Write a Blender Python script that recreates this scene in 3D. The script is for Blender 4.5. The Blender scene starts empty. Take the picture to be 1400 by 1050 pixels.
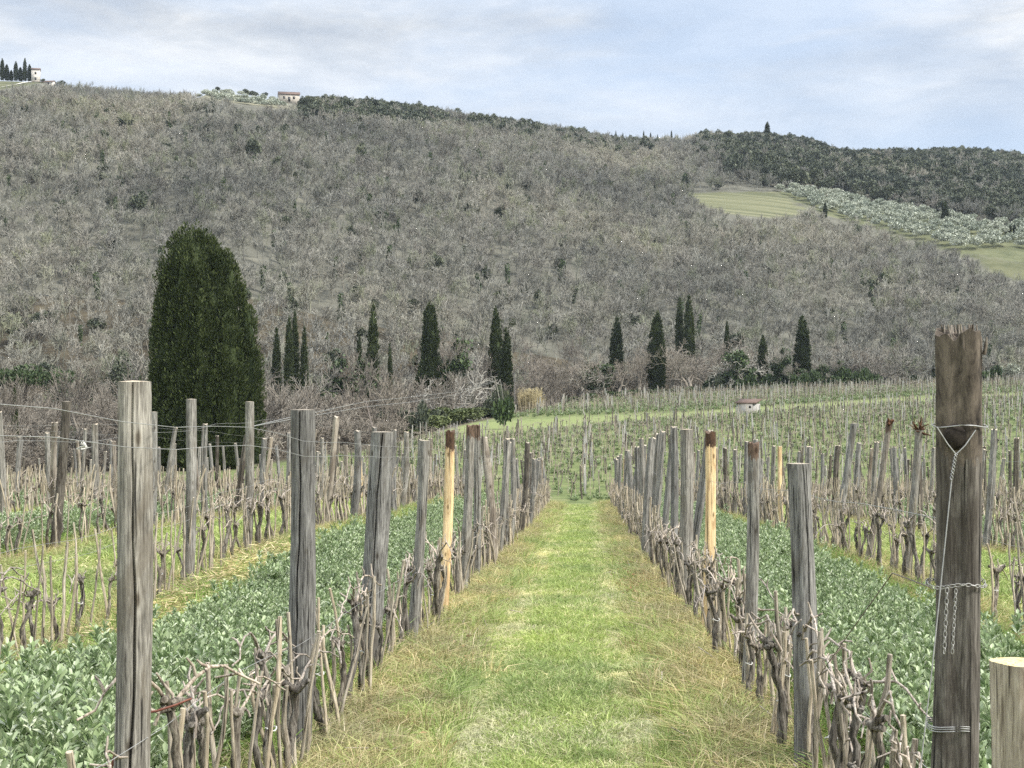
import bpy, math
import numpy as np
from mathutils import Vector, noise as mnoise

# ------------------------------------------------------------------ camera, world, sun, exposure
SC = bpy.context.scene
COL = SC.collection
TH = math.radians(2.862)
EYE = 1.65
F = 2000.0                      # focal length in photo pixels (1400 wide)
cam_d = bpy.data.cameras.new('camera'); cam = bpy.data.objects.new('camera', cam_d); COL.objects.link(cam)
cam_d.sensor_width = 36; cam_d.sensor_fit = 'HORIZONTAL'; cam_d.lens = 36*F/1400
cam_d.clip_start = 0.05; cam_d.clip_end = 6000
cam.location = (0, 0, EYE); cam.rotation_euler = (math.pi/2, 0, TH)
SC.camera = cam

SUN_EL, SUN_AZ = math.radians(48), math.radians(112)     # azimuth clockwise from +y: light from the right, a little behind
w = bpy.data.worlds.new('World'); SC.world = w; w.use_nodes = True
N = w.node_tree.nodes; L = w.node_tree.links; N.clear()
out = N.new('ShaderNodeOutputWorld'); bg = N.new('ShaderNodeBackground'); bg.inputs['Strength'].default_value = 0.11
sky = N.new('ShaderNodeTexSky'); sky.sky_type = 'NISHITA'; sky.sun_disc = False
sky.sun_elevation = SUN_EL; sky.sun_rotation = SUN_AZ; sky.air_density = 1.0; sky.dust_density = 1.6; sky.ozone_density = 1.2
tc = N.new('ShaderNodeTexCoord')
def wnoise(scale, vec, det, rough, dist=0.0):
    mp = N.new('ShaderNodeMapping'); mp.inputs['Scale'].default_value = vec; mp.inputs['Location'].default_value = (1.7, 0.4, 2.2)
    nz = N.new('ShaderNodeTexNoise'); nz.inputs['Scale'].default_value = scale; nz.inputs['Detail'].default_value = det
    nz.inputs['Roughness'].default_value = rough; nz.inputs['Distortion'].default_value = dist
    L.new(tc.outputs['Generated'], mp.inputs['Vector']); L.new(mp.outputs[0], nz.inputs['Vector']); return nz
def ramp(nodes, links, src, stops):
    r = nodes.new('ShaderNodeValToRGB'); e = r.color_ramp.elements
    e[0].position, e[0].color = stops[0][0], (*stops[0][1], 1)
    e[1].position, e[1].color = stops[-1][0], (*stops[-1][1], 1)
    for p, c in stops[1:-1]:
        q = e.new(p); q.color = (*c, 1)
    if src is not None: links.new(src, r.inputs[0])
    return r
n1 = wnoise(1.0, (3.2, 3.2, 13), 7, 0.55, 0.3)
n2 = wnoise(1.0, (8, 8, 26), 6, 0.6, 0.2)
cover = ramp(N, L, n1.outputs[0], [(0.38, (0.30,)*3), (0.56, (1,)*3)])
# cloud deck thins out towards the horizon (a bluish band over the hills)
sep = N.new('ShaderNodeSeparateXYZ'); L.new(tc.outputs['Generated'], sep.inputs[0])
band = N.new('ShaderNodeMapRange'); band.inputs[1].default_value = 0.15; band.inputs[2].default_value = 0.24
band.inputs[3].default_value = 0.30; band.inputs[4].default_value = 1.0; L.new(sep.outputs[2], band.inputs[0])
mm = N.new('ShaderNodeMath'); mm.operation = 'MULTIPLY'; L.new(cover.outputs[0], mm.inputs[0]); L.new(band.outputs[0], mm.inputs[1])
ccol = ramp(N, L, n2.outputs[0], [(0.34, (4.3, 4.75, 5.4)), (0.48, (5.7, 6.0, 6.35)), (0.60, (7.3, 7.4, 7.5)), (0.72, (8.3, 8.35, 8.4))])
zen = N.new('ShaderNodeMapRange'); zen.inputs[1].default_value = 0.24; zen.inputs[2].default_value = 0.95
zen.inputs[3].default_value = 0.63; zen.inputs[4].default_value = 2.3; L.new(sep.outputs[2], zen.inputs[0])
cb = N.new('ShaderNodeVectorMath'); cb.operation = 'SCALE'; L.new(ccol.outputs[0], cb.inputs[0]); L.new(zen.outputs[0], cb.inputs['Scale'])
base = N.new('ShaderNodeMix'); base.data_type = 'RGBA'; base.inputs[0].default_value = 0.8
L.new(sky.outputs[0], base.inputs[6]); base.inputs[7].default_value = (2.75, 3.45, 4.55, 1)
mx = N.new('ShaderNodeMix'); mx.data_type = 'RGBA'
L.new(mm.outputs[0], mx.inputs[0]); L.new(base.outputs[2], mx.inputs[6]); L.new(cb.outputs[0], mx.inputs[7])
L.new(mx.outputs[2], bg.inputs['Color']); L.new(bg.outputs[0], out.inputs[0])

sd = bpy.data.lights.new('sun', 'SUN'); sd.energy = 3.0; sd.angle = math.radians(10); sd.color = (1.0, 0.955, 0.88)
so = bpy.data.objects.new('sun', sd); COL.objects.link(so)
sv = Vector((math.sin(SUN_AZ)*math.cos(SUN_EL), math.cos(SUN_AZ)*math.cos(SUN_EL), math.sin(SUN_EL)))
so.rotation_euler = sv.to_track_quat('Z', 'Y').to_euler(); so.location = (20, -10, 40)
vs = SC.view_settings; vs.view_transform = 'Standard'; vs.look = 'None'; vs.gamma = 1; vs.exposure = 0.93
SC.cycles.use_denoising = False; SC.cycles.max_bounces = 6; SC.cycles.diffuse_bounces = 3; SC.cycles.transparent_max_bounces = 4

# ------------------------------------------------------------------ helpers
def rng(s): return np.random.default_rng(s)
def tag(o, label=None, cat=None, group=None, kind=None):
    if label: o['label'] = label
    if cat: o['category'] = cat
    if group: o['group'] = group
    if kind: o['kind'] = kind
    return o
def proj(x, y, z):
    xc = x*math.cos(TH) + y*math.sin(TH); d = -x*math.sin(TH) + y*math.cos(TH)
    ds = np.maximum(d, 0.01)
    return 700 + F*xc/ds, 525 - F*(z-EYE)/ds, d
def W(px, d):
    xc = (px-700)/F*d
    return xc*math.cos(TH) - d*math.sin(TH), xc*math.sin(TH) + d*math.cos(TH)
def sstep(a, b, v):
    t = np.clip((v-a)/(b-a), 0, 1); return t*t*(3-2*t)
def mesh_np(name, V, faces, mats, smooth=False, midx=None):
    """V (n,3); faces (m,k) int array or list of arrays"""
    me = bpy.data.meshes.new(name)
    fl = faces if isinstance(faces, list) else [faces]
    fl = [f for f in fl if len(f)]
    V = np.ascontiguousarray(V, dtype=np.float32)
    me.vertices.add(len(V)); me.vertices.foreach_set('co', V.ravel())
    loops = np.concatenate([f.ravel() for f in fl]).astype(np.int32)
    tot = np.concatenate([np.full(len(f), f.shape[1]) for f in fl]).astype(np.int32)
    st = np.concatenate([[0], np.cumsum(tot)[:-1]]).astype(np.int32)
    me.loops.add(len(loops)); me.loops.foreach_set('vertex_index', loops)
    me.polygons.add(len(tot)); me.polygons.foreach_set('loop_start', st); me.polygons.foreach_set('loop_total', tot)
    if smooth: me.polygons.foreach_set('use_smooth', np.ones(len(tot), dtype=bool))
    if midx is not None: me.polygons.foreach_set('material_index', np.asarray(midx, dtype=np.int32))
    for m in (mats if isinstance(mats, (list, tuple)) else [mats]): me.materials.append(m)
    me.update(calc_edges=True); me.validate()
    return me
def link(name, data, parent=None, loc=None):
    o = bpy.data.objects.new(name, data); COL.objects.link(o)
    if parent: o.parent = parent
    if loc is not None: o.location = loc
    return o
def empty(name, loc): return link(name, None, None, loc)

class MB:
    """collects tubes / boxes / quads into one mesh"""
    def __init__(s): s.v = []; s.q = []; s.t = []; s.n = 0; s.qm = []; s.tm = []
    def add(s, V, Q=(), T=(), m=0):
        V = np.asarray(V, float); s.v.append(V)
        if len(Q): s.q.append(np.asarray(Q)+s.n); s.qm.append(np.full(len(Q), m))
        if len(T): s.t.append(np.asarray(T)+s.n); s.tm.append(np.full(len(T), m))
        s.n += len(V)
    def tube(s, pts, rad, sides=6, caps=True, m=0, jit=0, rg=None, mcap=None):
        P = np.asarray(pts, float); n = len(P); R = np.broadcast_to(np.asarray(rad, float), (n,))
        D = np.gradient(P, axis=0); D /= np.linalg.norm(D, axis=1, keepdims=True)+1e-9
        ref = np.array([0.31, 0.95, 0.11]) if abs(D[0] @ np.array([0.31, .95, .11])) < .8 else np.array([1., 0, 0])
        V = []
        for i in range(n):
            u = np.cross(D[i], ref); u /= np.linalg.norm(u)+1e-9; v = np.cross(D[i], u); ref = -v if False else ref
            a = np.linspace(0, 2*math.pi, sides, endpoint=False)
            rr = R[i]*(1 + (rg.normal(0, jit, sides) if jit else 0))
            V.append(P[i] + np.outer(np.cos(a)*rr, u) + np.outer(np.sin(a)*rr, v))
        V = np.concatenate(V)
        Q = [[i*sides+k, i*sides+(k+1) % sides, (i+1)*sides+(k+1) % sides, (i+1)*sides+k] for i in range(n-1) for k in range(sides)]
        s.add(V, Q=Q, m=m)
        if caps:
            for i, fl in ((0, 1), (n-1, 0)):
                c = V[i*sides:(i+1)*sides]
                T = [[0, 1+(k+1) % sides, 1+k] if fl else [0, 1+k, 1+(k+1) % sides] for k in range(sides)]
                s.add(np.vstack([P[i], c]), T=T, m=m if mcap is None else mcap)
    def box(s, c, h, yaw=0, m=0):
        V = np.array([[x, y, z] for x in (-1, 1) for y in (-1, 1) for z in (-1, 1)], float)*np.asarray(h)
        cy, sy = math.cos(yaw), math.sin(yaw)
        V = V @ np.array([[cy, sy, 0], [-sy, cy, 0], [0, 0, 1]]) + np.asarray(c)
        s.add(V, Q=[[0, 1, 3, 2], [4, 6, 7, 5], [0, 4, 5, 1], [2, 3, 7, 6], [0, 2, 6, 4], [1, 5, 7, 3]], m=m)
    def mesh(s, name, mats, smooth=False):
        fl = []; mi = []
        if s.q: fl.append(np.concatenate(s.q)); mi.append(np.concatenate(s.qm))
        if s.t: fl.append(np.concatenate(s.t)); mi.append(np.concatenate(s.tm))
        return mesh_np(name, np.concatenate(s.v), fl, mats, smooth, np.concatenate(mi))

def segs_mesh(name, P0, P1, R0, R1, mat, sides=3):
    P0, P1 = np.asarray(P0), np.asarray(P1); R0, R1 = np.asarray(R0), np.asarray(R1)
    D = P1-P0; D = D/(np.linalg.norm(D, axis=1, keepdims=True)+1e-9)
    ref = np.where(np.abs(D[:, 2:3]) < .9, np.array([[0, 0, 1.]]), np.array([[1., 0, 0]]))
    U = np.cross(D, ref); U /= np.linalg.norm(U, axis=1, keepdims=True)+1e-9; Vv = np.cross(D, U)
    a = np.linspace(0, 2*math.pi, sides, endpoint=False); ca, sa = np.cos(a), np.sin(a)
    ring = ca[None, :, None]*U[:, None, :] + sa[None, :, None]*Vv[:, None, :]
    A = P0[:, None, :] + ring*R0[:, None, None]; B = P1[:, None, :] + ring*R1[:, None, None]
    V = np.stack([A, B], 1).reshape(-1, 3)
    n = len(P0); b = np.arange(n)[:, None]*(2*sides); k = np.arange(sides)[None, :]; k2 = (k+1) % sides
    Q = np.stack([b+k, b+k2, b+sides+k2, b+sides+k], -1).reshape(-1, 4)
    return mesh_np(name, V, Q, mat, smooth=True)
def leaf_arrays(P, D, U, ln, wd, bend=0.0):
    """diamond leaves: base P, direction D, side U, length ln, width wd -> verts, quads"""
    P, D, U = map(np.asarray, (P, D, U)); ln = np.broadcast_to(ln, (len(P),))[:, None]; wd = np.broadcast_to(wd, (len(P),))[:, None]
    Nn = np.cross(D, U)
    V = np.stack([P, P+D*ln*.55+U*wd*.5+Nn*bend*ln, P+D*ln, P+D*ln*.55-U*wd*.5+Nn*bend*ln], 1).reshape(-1, 3)
    Q = np.arange(len(P)*4).reshape(-1, 4)
    return V, Q
def unit(a): return a/(np.linalg.norm(a, axis=-1, keepdims=True)+1e-9)
def perp(D, g):
    return unit(np.cross(D, g.normal(size=D.shape)))

# instancing scatter for uncountable things ------------------------------------------------
def scatter(name, pts, rot, scl, idx, protos):
    me = bpy.data.meshes.new(name); n = len(pts)
    me.vertices.add(n); me.vertices.foreach_set('co', np.asarray(pts, np.float32).ravel())
    a = me.attributes.new('rot', 'FLOAT_VECTOR', 'POINT'); a.data.foreach_set('vector', np.asarray(rot, np.float32).ravel())
    a = me.attributes.new('scl', 'FLOAT_VECTOR', 'POINT')
    s = np.asarray(scl, np.float32); s = np.repeat(s[:, None], 3, 1) if s.ndim == 1 else s
    a.data.foreach_set('vector', s.ravel())
    a = me.attributes.new('idx', 'INT', 'POINT'); a.data.foreach_set('value', np.asarray(idx, np.int32))
    o = link(name, me)
    c = bpy.data.collections.new(name + '_kinds')
    for i, p in enumerate(protos):
        po = bpy.data.objects.new('%s_kind_%02d' % (name, i), p); c.objects.link(po)
    ng = bpy.data.node_groups.new(name + '_scatter', 'GeometryNodeTree')
    ng.interface.new_socket('Geometry', in_out='INPUT', socket_type='NodeSocketGeometry')
    ng.interface.new_socket('Geometry', in_out='OUTPUT', socket_type='NodeSocketGeometry')
    n_, l_ = ng.nodes, ng.links
    gi = n_.new('NodeGroupInput'); go = n_.new('NodeGroupOutput')
    ci = n_.new('GeometryNodeCollectionInfo'); ci.inputs[0].default_value = c
    ci.inputs['Separate Children'].default_value = True; ci.inputs['Reset Children'].default_value = True
    ip = n_.new('GeometryNodeInstanceOnPoints'); ip.inputs['Pick Instance'].default_value = True
    def attr(nm, t):
        q = n_.new('GeometryNodeInputNamedAttribute'); q.data_type = t; q.inputs[0].default_value = nm
        return q.outputs[0]
    er = n_.new('FunctionNodeEulerToRotation'); l_.new(attr('rot', 'FLOAT_VECTOR'), er.inputs[0])
    l_.new(gi.outputs[0], ip.inputs['Points']); l_.new(ci.outputs[0], ip.inputs['Instance'])
    l_.new(attr('idx', 'INT'), ip.inputs['Instance Index']); l_.new(er.outputs[0], ip.inputs['Rotation'])
    l_.new(attr('scl', 'FLOAT_VECTOR'), ip.inputs['Scale']); l_.new(ip.outputs[0], go.inputs[0])
    m = o.modifiers.new('scatter', 'NODES'); m.node_group = ng
    o['kind'] = 'stuff'
    return o

# ------------------------------------------------------------------ materials
def newmat(name, rough=0.85, spec=0.25):
    m = bpy.data.materials.new(name); m.use_nodes = True
    b = m.node_tree.nodes['Principled BSDF']; b.inputs['Roughness'].default_value = rough
    b.inputs['Specular IOR Level'].default_value = spec
    return m, m.node_tree.nodes, m.node_tree.links, b
def nz(nodes, links, scale, vec=(1, 1, 1), det=4, rough=.55, coord='Object', dist=0, rnd=False):
    t = nodes.new('ShaderNodeTexCoord'); mp = nodes.new('ShaderNodeMapping'); mp.inputs['Scale'].default_value = vec
    if coord == 'World':
        g = nodes.new('ShaderNodeNewGeometry'); links.new(g.outputs['Position'], mp.inputs[0])
    else: links.new(t.outputs[coord], mp.inputs[0])
    if rnd:
        oi = nodes.new('ShaderNodeObjectInfo'); ml = nodes.new('ShaderNodeMath'); ml.operation = 'MULTIPLY'; ml.inputs[1].default_value = 57.0
        links.new(oi.outputs['Random'], ml.inputs[0]); links.new(ml.outputs[0], mp.inputs['Location'])
    n = nodes.new('ShaderNodeTexNoise'); n.inputs['Scale'].default_value = scale; n.inputs['Detail'].default_value = det
    n.inputs['Roughness'].default_value = rough; n.inputs['Distortion'].default_value = dist
    links.new(mp.outputs[0], n.inputs['Vector']); return n.outputs[0]
def mix(nodes, links, f, a, b, mode='MIX'):
    x = nodes.new('ShaderNodeMix'); x.data_type = 'RGBA'; x.blend_type = mode
    for s, v in ((0, f), (6, a), (7, b)):
        if isinstance(v, (int, float)): x.inputs[s].default_value = v
        elif isinstance(v, tuple): x.inputs[s].default_value = (*v, 1)
        else: links.new(v, x.inputs[s])
    return x.outputs[2]
def bump(nodes, links, b, h, s=.5, d=.01):
    n = nodes.new('ShaderNodeBump'); n.inputs['Strength'].default_value = s; n.inputs['Distance'].default_value = d
    links.new(h, n.inputs['Height']); links.new(n.outputs[0], b.inputs['Normal'])

def wood_mat(name, dark, mid, light, stain=None, stain_amt=.5, head=((.05, .035, .026), (.17, .12, .09))):
    m, n, l, b = newmat(name, .88, .2)
    g = nz(n, l, 1, (60, 60, 2.4), 8, .72, rnd=True, dist=.4)
    gs_ = nz(n, l, 1, (120, 120, 9), 5, .7, rnd=True, dist=.3)
    ga = n.new('ShaderNodeMath'); ga.operation = 'MULTIPLY_ADD'; ga.inputs[1].default_value = .5; l.new(gs_, ga.inputs[0])
    gb = n.new('ShaderNodeMath'); gb.operation = 'MULTIPLY'; gb.inputs[1].default_value = .5; l.new(g, gb.inputs[0]); l.new(gb.outputs[0], ga.inputs[2]); g = ga.outputs[0]
    r = ramp(n, l, g, [(.38, dark), (.48, mid), (.60, light)])
    g2 = nz(n, l, 1, (5, 5, 1.2), 4, .6, rnd=True)
    r2 = ramp(n, l, g2, [(.3, (.68,)*3), (.65, (1.15,)*3)])
    c = mix(n, l, 1.0, r.outputs[0], r2.outputs[0], 'MULTIPLY')
    if stain:
        g3 = nz(n, l, 1, (7, 7, 2.2), 5, .6, rnd=True, dist=.6)
        r3 = ramp(n, l, g3, [(.52, (0,)*3), (.60, (stain_amt,)*3)])
        c = mix(n, l, r3.outputs[0], c, stain)
    # fine dark checks along the grain
    g4 = nz(n, l, 1, (70, 70, 1.1), 3, .5, rnd=True, dist=.2)
    r4 = ramp(n, l, g4, [(.34, (.16,)*3), (.40, (1,)*3)])
    c = mix(n, l, 1.0, c, r4.outputs[0], 'MULTIPLY')
    if head:
        at_ = n.new('ShaderNodeAttribute'); at_.attribute_name = 'head'; g6 = nz(n, l, 1, (26, 26, 9), 5, .7, rnd=True, dist=.5)
        q1 = n.new('ShaderNodeMath'); q1.operation = 'MULTIPLY_ADD'; q1.inputs[1].default_value = 1.3; q1.inputs[2].default_value = -.65; l.new(g6, q1.inputs[0])
        q2 = n.new('ShaderNodeMath'); q2.operation = 'ADD'; l.new(q1.outputs[0], q2.inputs[0]); l.new(at_.outputs['Fac'], q2.inputs[1])
        rh = ramp(n, l, q2.outputs[0], [(.50, (0,)*3), (.58, (1,)*3)]); hc_ = ramp(n, l, g6, [(.35, head[0]), (.65, head[1])]); c = mix(n, l, rh.outputs[0], c, hc_.outputs[0])
    vt = n.new('ShaderNodeTexCoord'); vm = n.new('ShaderNodeMapping'); vm.inputs['Scale'].default_value = (8, 8, 3.4); l.new(vt.outputs['Object'], vm.inputs[0])
    vo = n.new('ShaderNodeTexVoronoi'); vo.inputs['Scale'].default_value = 1; l.new(vm.outputs[0], vo.inputs['Vector'])
    rk_ = ramp(n, l, vo.outputs['Distance'], [(.05, (.34, .31, .28)), (.10, (.8, .78, .75)), (.13, (1, 1, 1))]); c = mix(n, l, 1.0, c, rk_.outputs[0], 'MULTIPLY')
    oi = n.new('ShaderNodeObjectInfo'); rr = ramp(n, l, oi.outputs['Random'], [(0, (.78, .78, .80)), (.5, (1, 1, 1)), (1, (1.18, 1.14, 1.08))])
    c = mix(n, l, 1.0, c, rr.outputs[0], 'MULTIPLY')
    l.new(c, b.inputs['Base Color']); bump(n, l, b, g, .7, .008); return m
M = {}
M['wood'] = wood_mat('weathered_wood', (.055, .052, .047), (.19, .182, .166), (.38, .368, .338), (.12, .105, .085), .55)
M['wood_dark'] = wood_mat('dark_wood', (.032, .027, .022), (.10, .088, .072), (.22, .195, .16), (.045, .036, .028), .7)
M['wood_big'] = wood_mat('brown_post_wood', (.038, .033, .028), (.11, .098, .084), (.215, .195, .17), (.045, .036, .029), .55, ((.022, .018, .015), (.17, .14, .11)))
M['wood_fresh'] = wood_mat('peeled_wood', (.46, .31, .15), (.70, .52, .29), (.80, .64, .41), (.33, .19, .09), .6, ((.03, .021, .016), (.125, .072, .046)))
M['wood_tan'] = wood_mat('tan_wood', (.13, .105, .08), (.29, .25, .20), (.46, .41, .34), (.10, .075, .055), .6)
M['bark_rust'] = wood_mat('rusty_bark', (.02, .013, .01), (.075, .036, .022), (.20, .10, .055))
M['wood_pale'] = wood_mat('pale_post_wood', (.13, .125, .115), (.34, .33, .30), (.56, .54, .49))
M['wood_end'] = wood_mat('end_grain', (.20, .165, .12), (.42, .36, .28), (.60, .54, .44))
M['wood_cut'] = wood_mat('fresh_cut', (.40, .31, .155), (.52, .43, .235), (.60, .51, .32))
M['stake'] = wood_mat('stake_wood', (.15, .12, .08), (.35, .30, .225), (.58, .52, .42))
M['vine'] = wood_mat('vine_bark', (.028, .024, .019), (.115, .10, .082), (.31, .285, .24))
M['cane'] = wood_mat('cane_bark', (.155, .12, .095), (.34, .29, .24), (.53, .48, .42))
M['bark'] = wood_mat('tree_bark', (.035, .028, .022), (.09, .075, .06), (.17, .15, .125))

def twig_mat(name, cols, patch=.012, spring=None):
    m, n, l, b = newmat(name, .9, .1)
    oi = n.new('ShaderNodeObjectInfo')
    r = ramp(n, l, oi.outputs['Random'], [(i/(len(cols)-1), c) for i, c in enumerate(cols)])
    p = nz(n, l, 1, (patch,)*3, 3, .6, 'World')
    r2 = ramp(n, l, p, [(.32, (.60, .62, .64)), (.5, (1, 1, 1)), (.68, (1.28, 1.24, 1.16))])
    c = mix(n, l, 1.0, r.outputs[0], r2.outputs[0], 'MULTIPLY')
    l.new(c, b.inputs['Base Color']); return m
M['twig'] = twig_mat('woodland_twigs', [(.185, .18, .152), (.295, .29, .25), (.23, .22, .186), (.345, .338, .295), (.20, .187, .158), (.28, .276, .233), (.22, .233, .155), (.315, .303, .265), (.257, .24, .205)])
M['twig_warm'] = twig_mat('edge_twigs', [(.165, .145, .118), (.265, .235, .195), (.205, .178, .145), (.31, .285, .24)])
M['twig_pale'] = twig_mat('pale_limbs', [(.20, .182, .15), (.27, .252, .213), (.33, .312, .27)])
def leaf_mat(name, cols, rough=.6, spec=.3, patch=None, trans=0):
    m, n, l, b = newmat(name, rough, spec)
    g = n.new('ShaderNodeNewGeometry')
    r = ramp(n, l, g.outputs['Random Per Island'], [(i/(len(cols)-1), c) for i, c in enumerate(cols)])
    oi = n.new('ShaderNodeObjectInfo'); rr = ramp(n, l, oi.outputs['Random'], [(0, (.8, .82, .8)), (1, (1.2, 1.16, 1.15))])
    c = mix(n, l, 1.0, r.outputs[0], rr.outputs[0], 'MULTIPLY')
    if patch:
        p = nz(n, l, 1, (patch,)*3, 3, .6, 'World'); r2 = ramp(n, l, p, [(.35, (.8, .82, .85)), (.65, (1.18, 1.14, 1.0))])
        c = mix(n, l, 1.0, c, r2.outputs[0], 'MULTIPLY')
    l.new(c, b.inputs['Base Color'])
    if trans:
        t = n.new('ShaderNodeBsdfTranslucent'); l.new(c, t.inputs['Color']); ms = n.new('ShaderNodeMixShader'); ms.inputs[0].default_value = trans
        o = n['Material Output']; l.new(b.outputs[0], ms.inputs[1]); l.new(t.outputs[0], ms.inputs[2]); l.new(ms.outputs[0], o.inputs[0])
    return m
M['cypress'] = leaf_mat('cypress_needles', [(.024, .036, .014), (.044, .060, .022), (.078, .098, .035), (.034, .048, .019)], .75, .15)
M['evergreen'] = leaf_mat('evergreen_leaves', [(.046, .060, .040), (.08, .098, .062), (.115, .13, .085), (.062, .076, .05)], .6, .3, .02)
M['ivy'] = leaf_mat('ivy_leaves', [(.026, .044, .016), (.052, .082, .028), (.09, .13, .045)], .5, .35)
M['shrub'] = leaf_mat('shrub_leaves', [(.05, .068, .025), (.095, .12, .042), (.15, .175, .065)], .6, .3)
M['pine'] = leaf_mat('pine_needles', [(.03, .05, .024), (.055, .085, .035), (.085, .115, .05)], .6, .2)
M['olive'] = leaf_mat('olive_leaves', [(.19, .215, .16), (.32, .35, .275), (.44, .47, .385), (.27, .30, .23)], .5, .4)
M['bean'] = leaf_mat('bean_leaves', [(.13, .20, .075), (.25, .335, .155), (.39, .46, .28), (.195, .28, .12), (.54, .585, .445), (.31, .395, .21)], .45, .45, None, .22)
M['bean_low'] = leaf_mat('cover_leaves', [(.10, .15, .05), (.16, .215, .085), (.235, .29, .14)], .5, .4, None, .2)
M['grass'] = leaf_mat('grass_green', [(.20, .29, .08), (.31, .41, .13), (.43, .50, .20), (.26, .35, .10), (.54, .54, .30)], .55, .3, .5, .25)
M['grass_lush'] = leaf_mat('grass_lush', [(.12, .22, .04), (.20, .32, .065), (.29, .40, .11)], .5, .35, None, .25)
M['grass_pale'] = leaf_mat('grass_pale', [(.40, .43, .19), (.58, .57, .33), (.68, .63, .42), (.48, .51, .25)], .6, .25, .6, .2)
M['straw'] = leaf_mat('straw', [(.34, .28, .15), (.49, .41, .25), (.64, .57, .40), (.38, .31, .18), (.31, .33, .14), (.40, .42, .19), (.54, .46, .29)], .7, .2, .8, .15)
M['reed'] = leaf_mat('reed_canes', [(.38, .31, .17), (.55, .47, .28), (.45, .37, .22)], .7, .2)
def plain(name, col, rough=.8, spec=.2, metal=0, var=.25, scale=6):
    m, n, l, b = newmat(name, rough, spec); b.inputs['Metallic'].default_value = metal
    g = nz(n, l, scale, (1, 1, 1), 5, .6); r = ramp(n, l, g, [(.3, tuple(c*(1-var) for c in col)), (.7, tuple(min(1, c*(1+var)) for c in col))])
    l.new(r.outputs[0], b.inputs['Base Color']); return m
M['wire'] = plain('galvanised_wire', (.33, .33, .32), .55, .4, .3, .3, 40)
M['wire_rust'] = plain('rusty_wire', (.18, .15, .13), .7, .3, .3, .3, 40)
M['chain'] = plain('steel_chain', (.38, .37, .35), .55, .4, .35, .3, 60)
M['tie'] = plain('pale_tie', (.55, .54, .50), .6, .3, 0, .1)
M['red_tie'] = plain('red_shoot', (.22, .085, .06), .6, .3, 0, .3, 30)
M['wall'] = plain('plaster', (.56, .52, .46), .9, .1, 0, .2, 1.5)
M['wall_warm'] = plain('stone_wall', (.44, .40, .34), .9, .1, 0, .25, 1.2)
M['roof'] = plain('roof_tiles', (.14, .098, .08), .85, .15, 0, .35, 3)
M['opening'] = plain('dark_opening', (.02, .02, .02), .4, .4)
M['gravel_road'] = plain('white_road', (.62, .59, .53), .95, .1, 0, .1, 1)

# ------------------------------------------------------------------ terrain
SK = np.array([(-700, 120), (-200, 112), (0, 110), (60, 110), (150, 118), (230, 127), (300, 124), (390, 138), (450, 132), (560, 143), (640, 154), (740, 167), (850, 187),
               (930, 187), (960, 181), (1050, 182), (1110, 192), (1150, 206), (1250, 206), (1310, 203), (1380, 208), (1420, 216), (1600, 225), (2200, 240)], float)
WOODS_UP = np.array([(-700, 14), (0, 2), (60, 4), (95, 16), (150, 20), (250, 16), (290, 2), (400, 2), (425, 18), (850, 20), (2200, 15)], float)
RD = np.array([(-700, 640), (0, 650), (300, 640), (450, 660), (800, 690), (930, 820), (1050, 930), (1400, 980), (2200, 1000)], float)
FD = np.array([(-700, 250), (300, 240), (600, 262), (900, 285), (1250, 292), (2200, 300)], float)
FEND = np.array([(-700, 88), (0, 92), (300, 95), (520, 120), (640, 165), (700, 188), (800, 232), (900, 252), (1250, 262), (1420, 266), (2200, 280)], float)   # where tilled ground ends
I = lambda T, v: np.interp(v, T[:, 0], T[:, 1])
BY = np.array([(-60, 3.3), (0, 0), (55, -3.02), (60, -3.35), (72, -4.1), (80, -4.2), (91, -3.95), (130, -3.2), (180, -2.2), (250, -0.8), (300, -0.9), (500, -1.5)], float)
_gp = None
def wav(x, y, s, sd):
    r = rng(sd); o = 0
    for k in range(6):
        a = r.uniform(0, math.pi*2); f = s*(1+.55*k); o = o + np.sin((x*math.cos(a)+y*math.sin(a))*f + r.uniform(0, 6.3))/(1+.7*k)
    return o/2.4
def g(x, y):
    x = np.asarray(x, float); y = np.asarray(y, float)
    z = np.interp(y, BY[:, 0], BY[:, 1])
    z = z + 0.034*np.clip(x, -60, 120)*sstep(66, 150, y)
    nf = 1 - sstep(42, 60, y)
    z = z + 0.5*sstep(9, 22, y)*sstep(1.9, 4.3, -x)*nf + 0.25*sstep(9, 20, y)*sstep(1.5, 3.6, x)*nf
    z = z + .03*wav(x, y, .9, 3)*sstep(2, 6, y)*nf
    px, _, d = proj(x, y, 0*x); px = np.clip(px, -700, 2200); px = np.where(d < 20, np.where(x > 0, 2200, -700), px)
    # valley floor behind the left part of the field
    fe = I(FEND, px); low = np.interp(px, [-700, 250, 620, 760, 900], [-7.5, -6.5, -4.6, -2.6, -1.2])
    t = sstep(0, 45, d-fe)*(px < 900)
    z = z*(1-t) + low*t
    fd = I(FD, px); rd = I(RD, px); zr = (525-(I(SK, px)+I(WOODS_UP, px)))/F*rd + EYE
    u = (d-fd)/(rd-fd)
    uc = np.clip(u, 0, 1); sh = uc + .11*np.sin(math.pi*uc)
    zz = z + (zr-z)*sh - np.where(u > 1, (d-rd)*.22, 0)
    zz = zz + sstep(0, .25, uc)*(1-.75*sstep(.75, 1, uc))*5.0*wav(x, y, .014, 8)
    return np.where(u > 0, zz, z)
def gz(x, y): return float(g(np.array([x]), np.array([y]))[0])
def ray_d(px, py):
    """distance at which the picture point meets the ground (far hill side)"""
    d = np.arange(240, 1100, 2.0); x, y = W(px, d); z = g(x, y); q = proj(x, y, z)[1]
    k = np.argmax(q <= py) if (q <= py).any() else int(np.argmin(q))
    return float(d[k])

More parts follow.
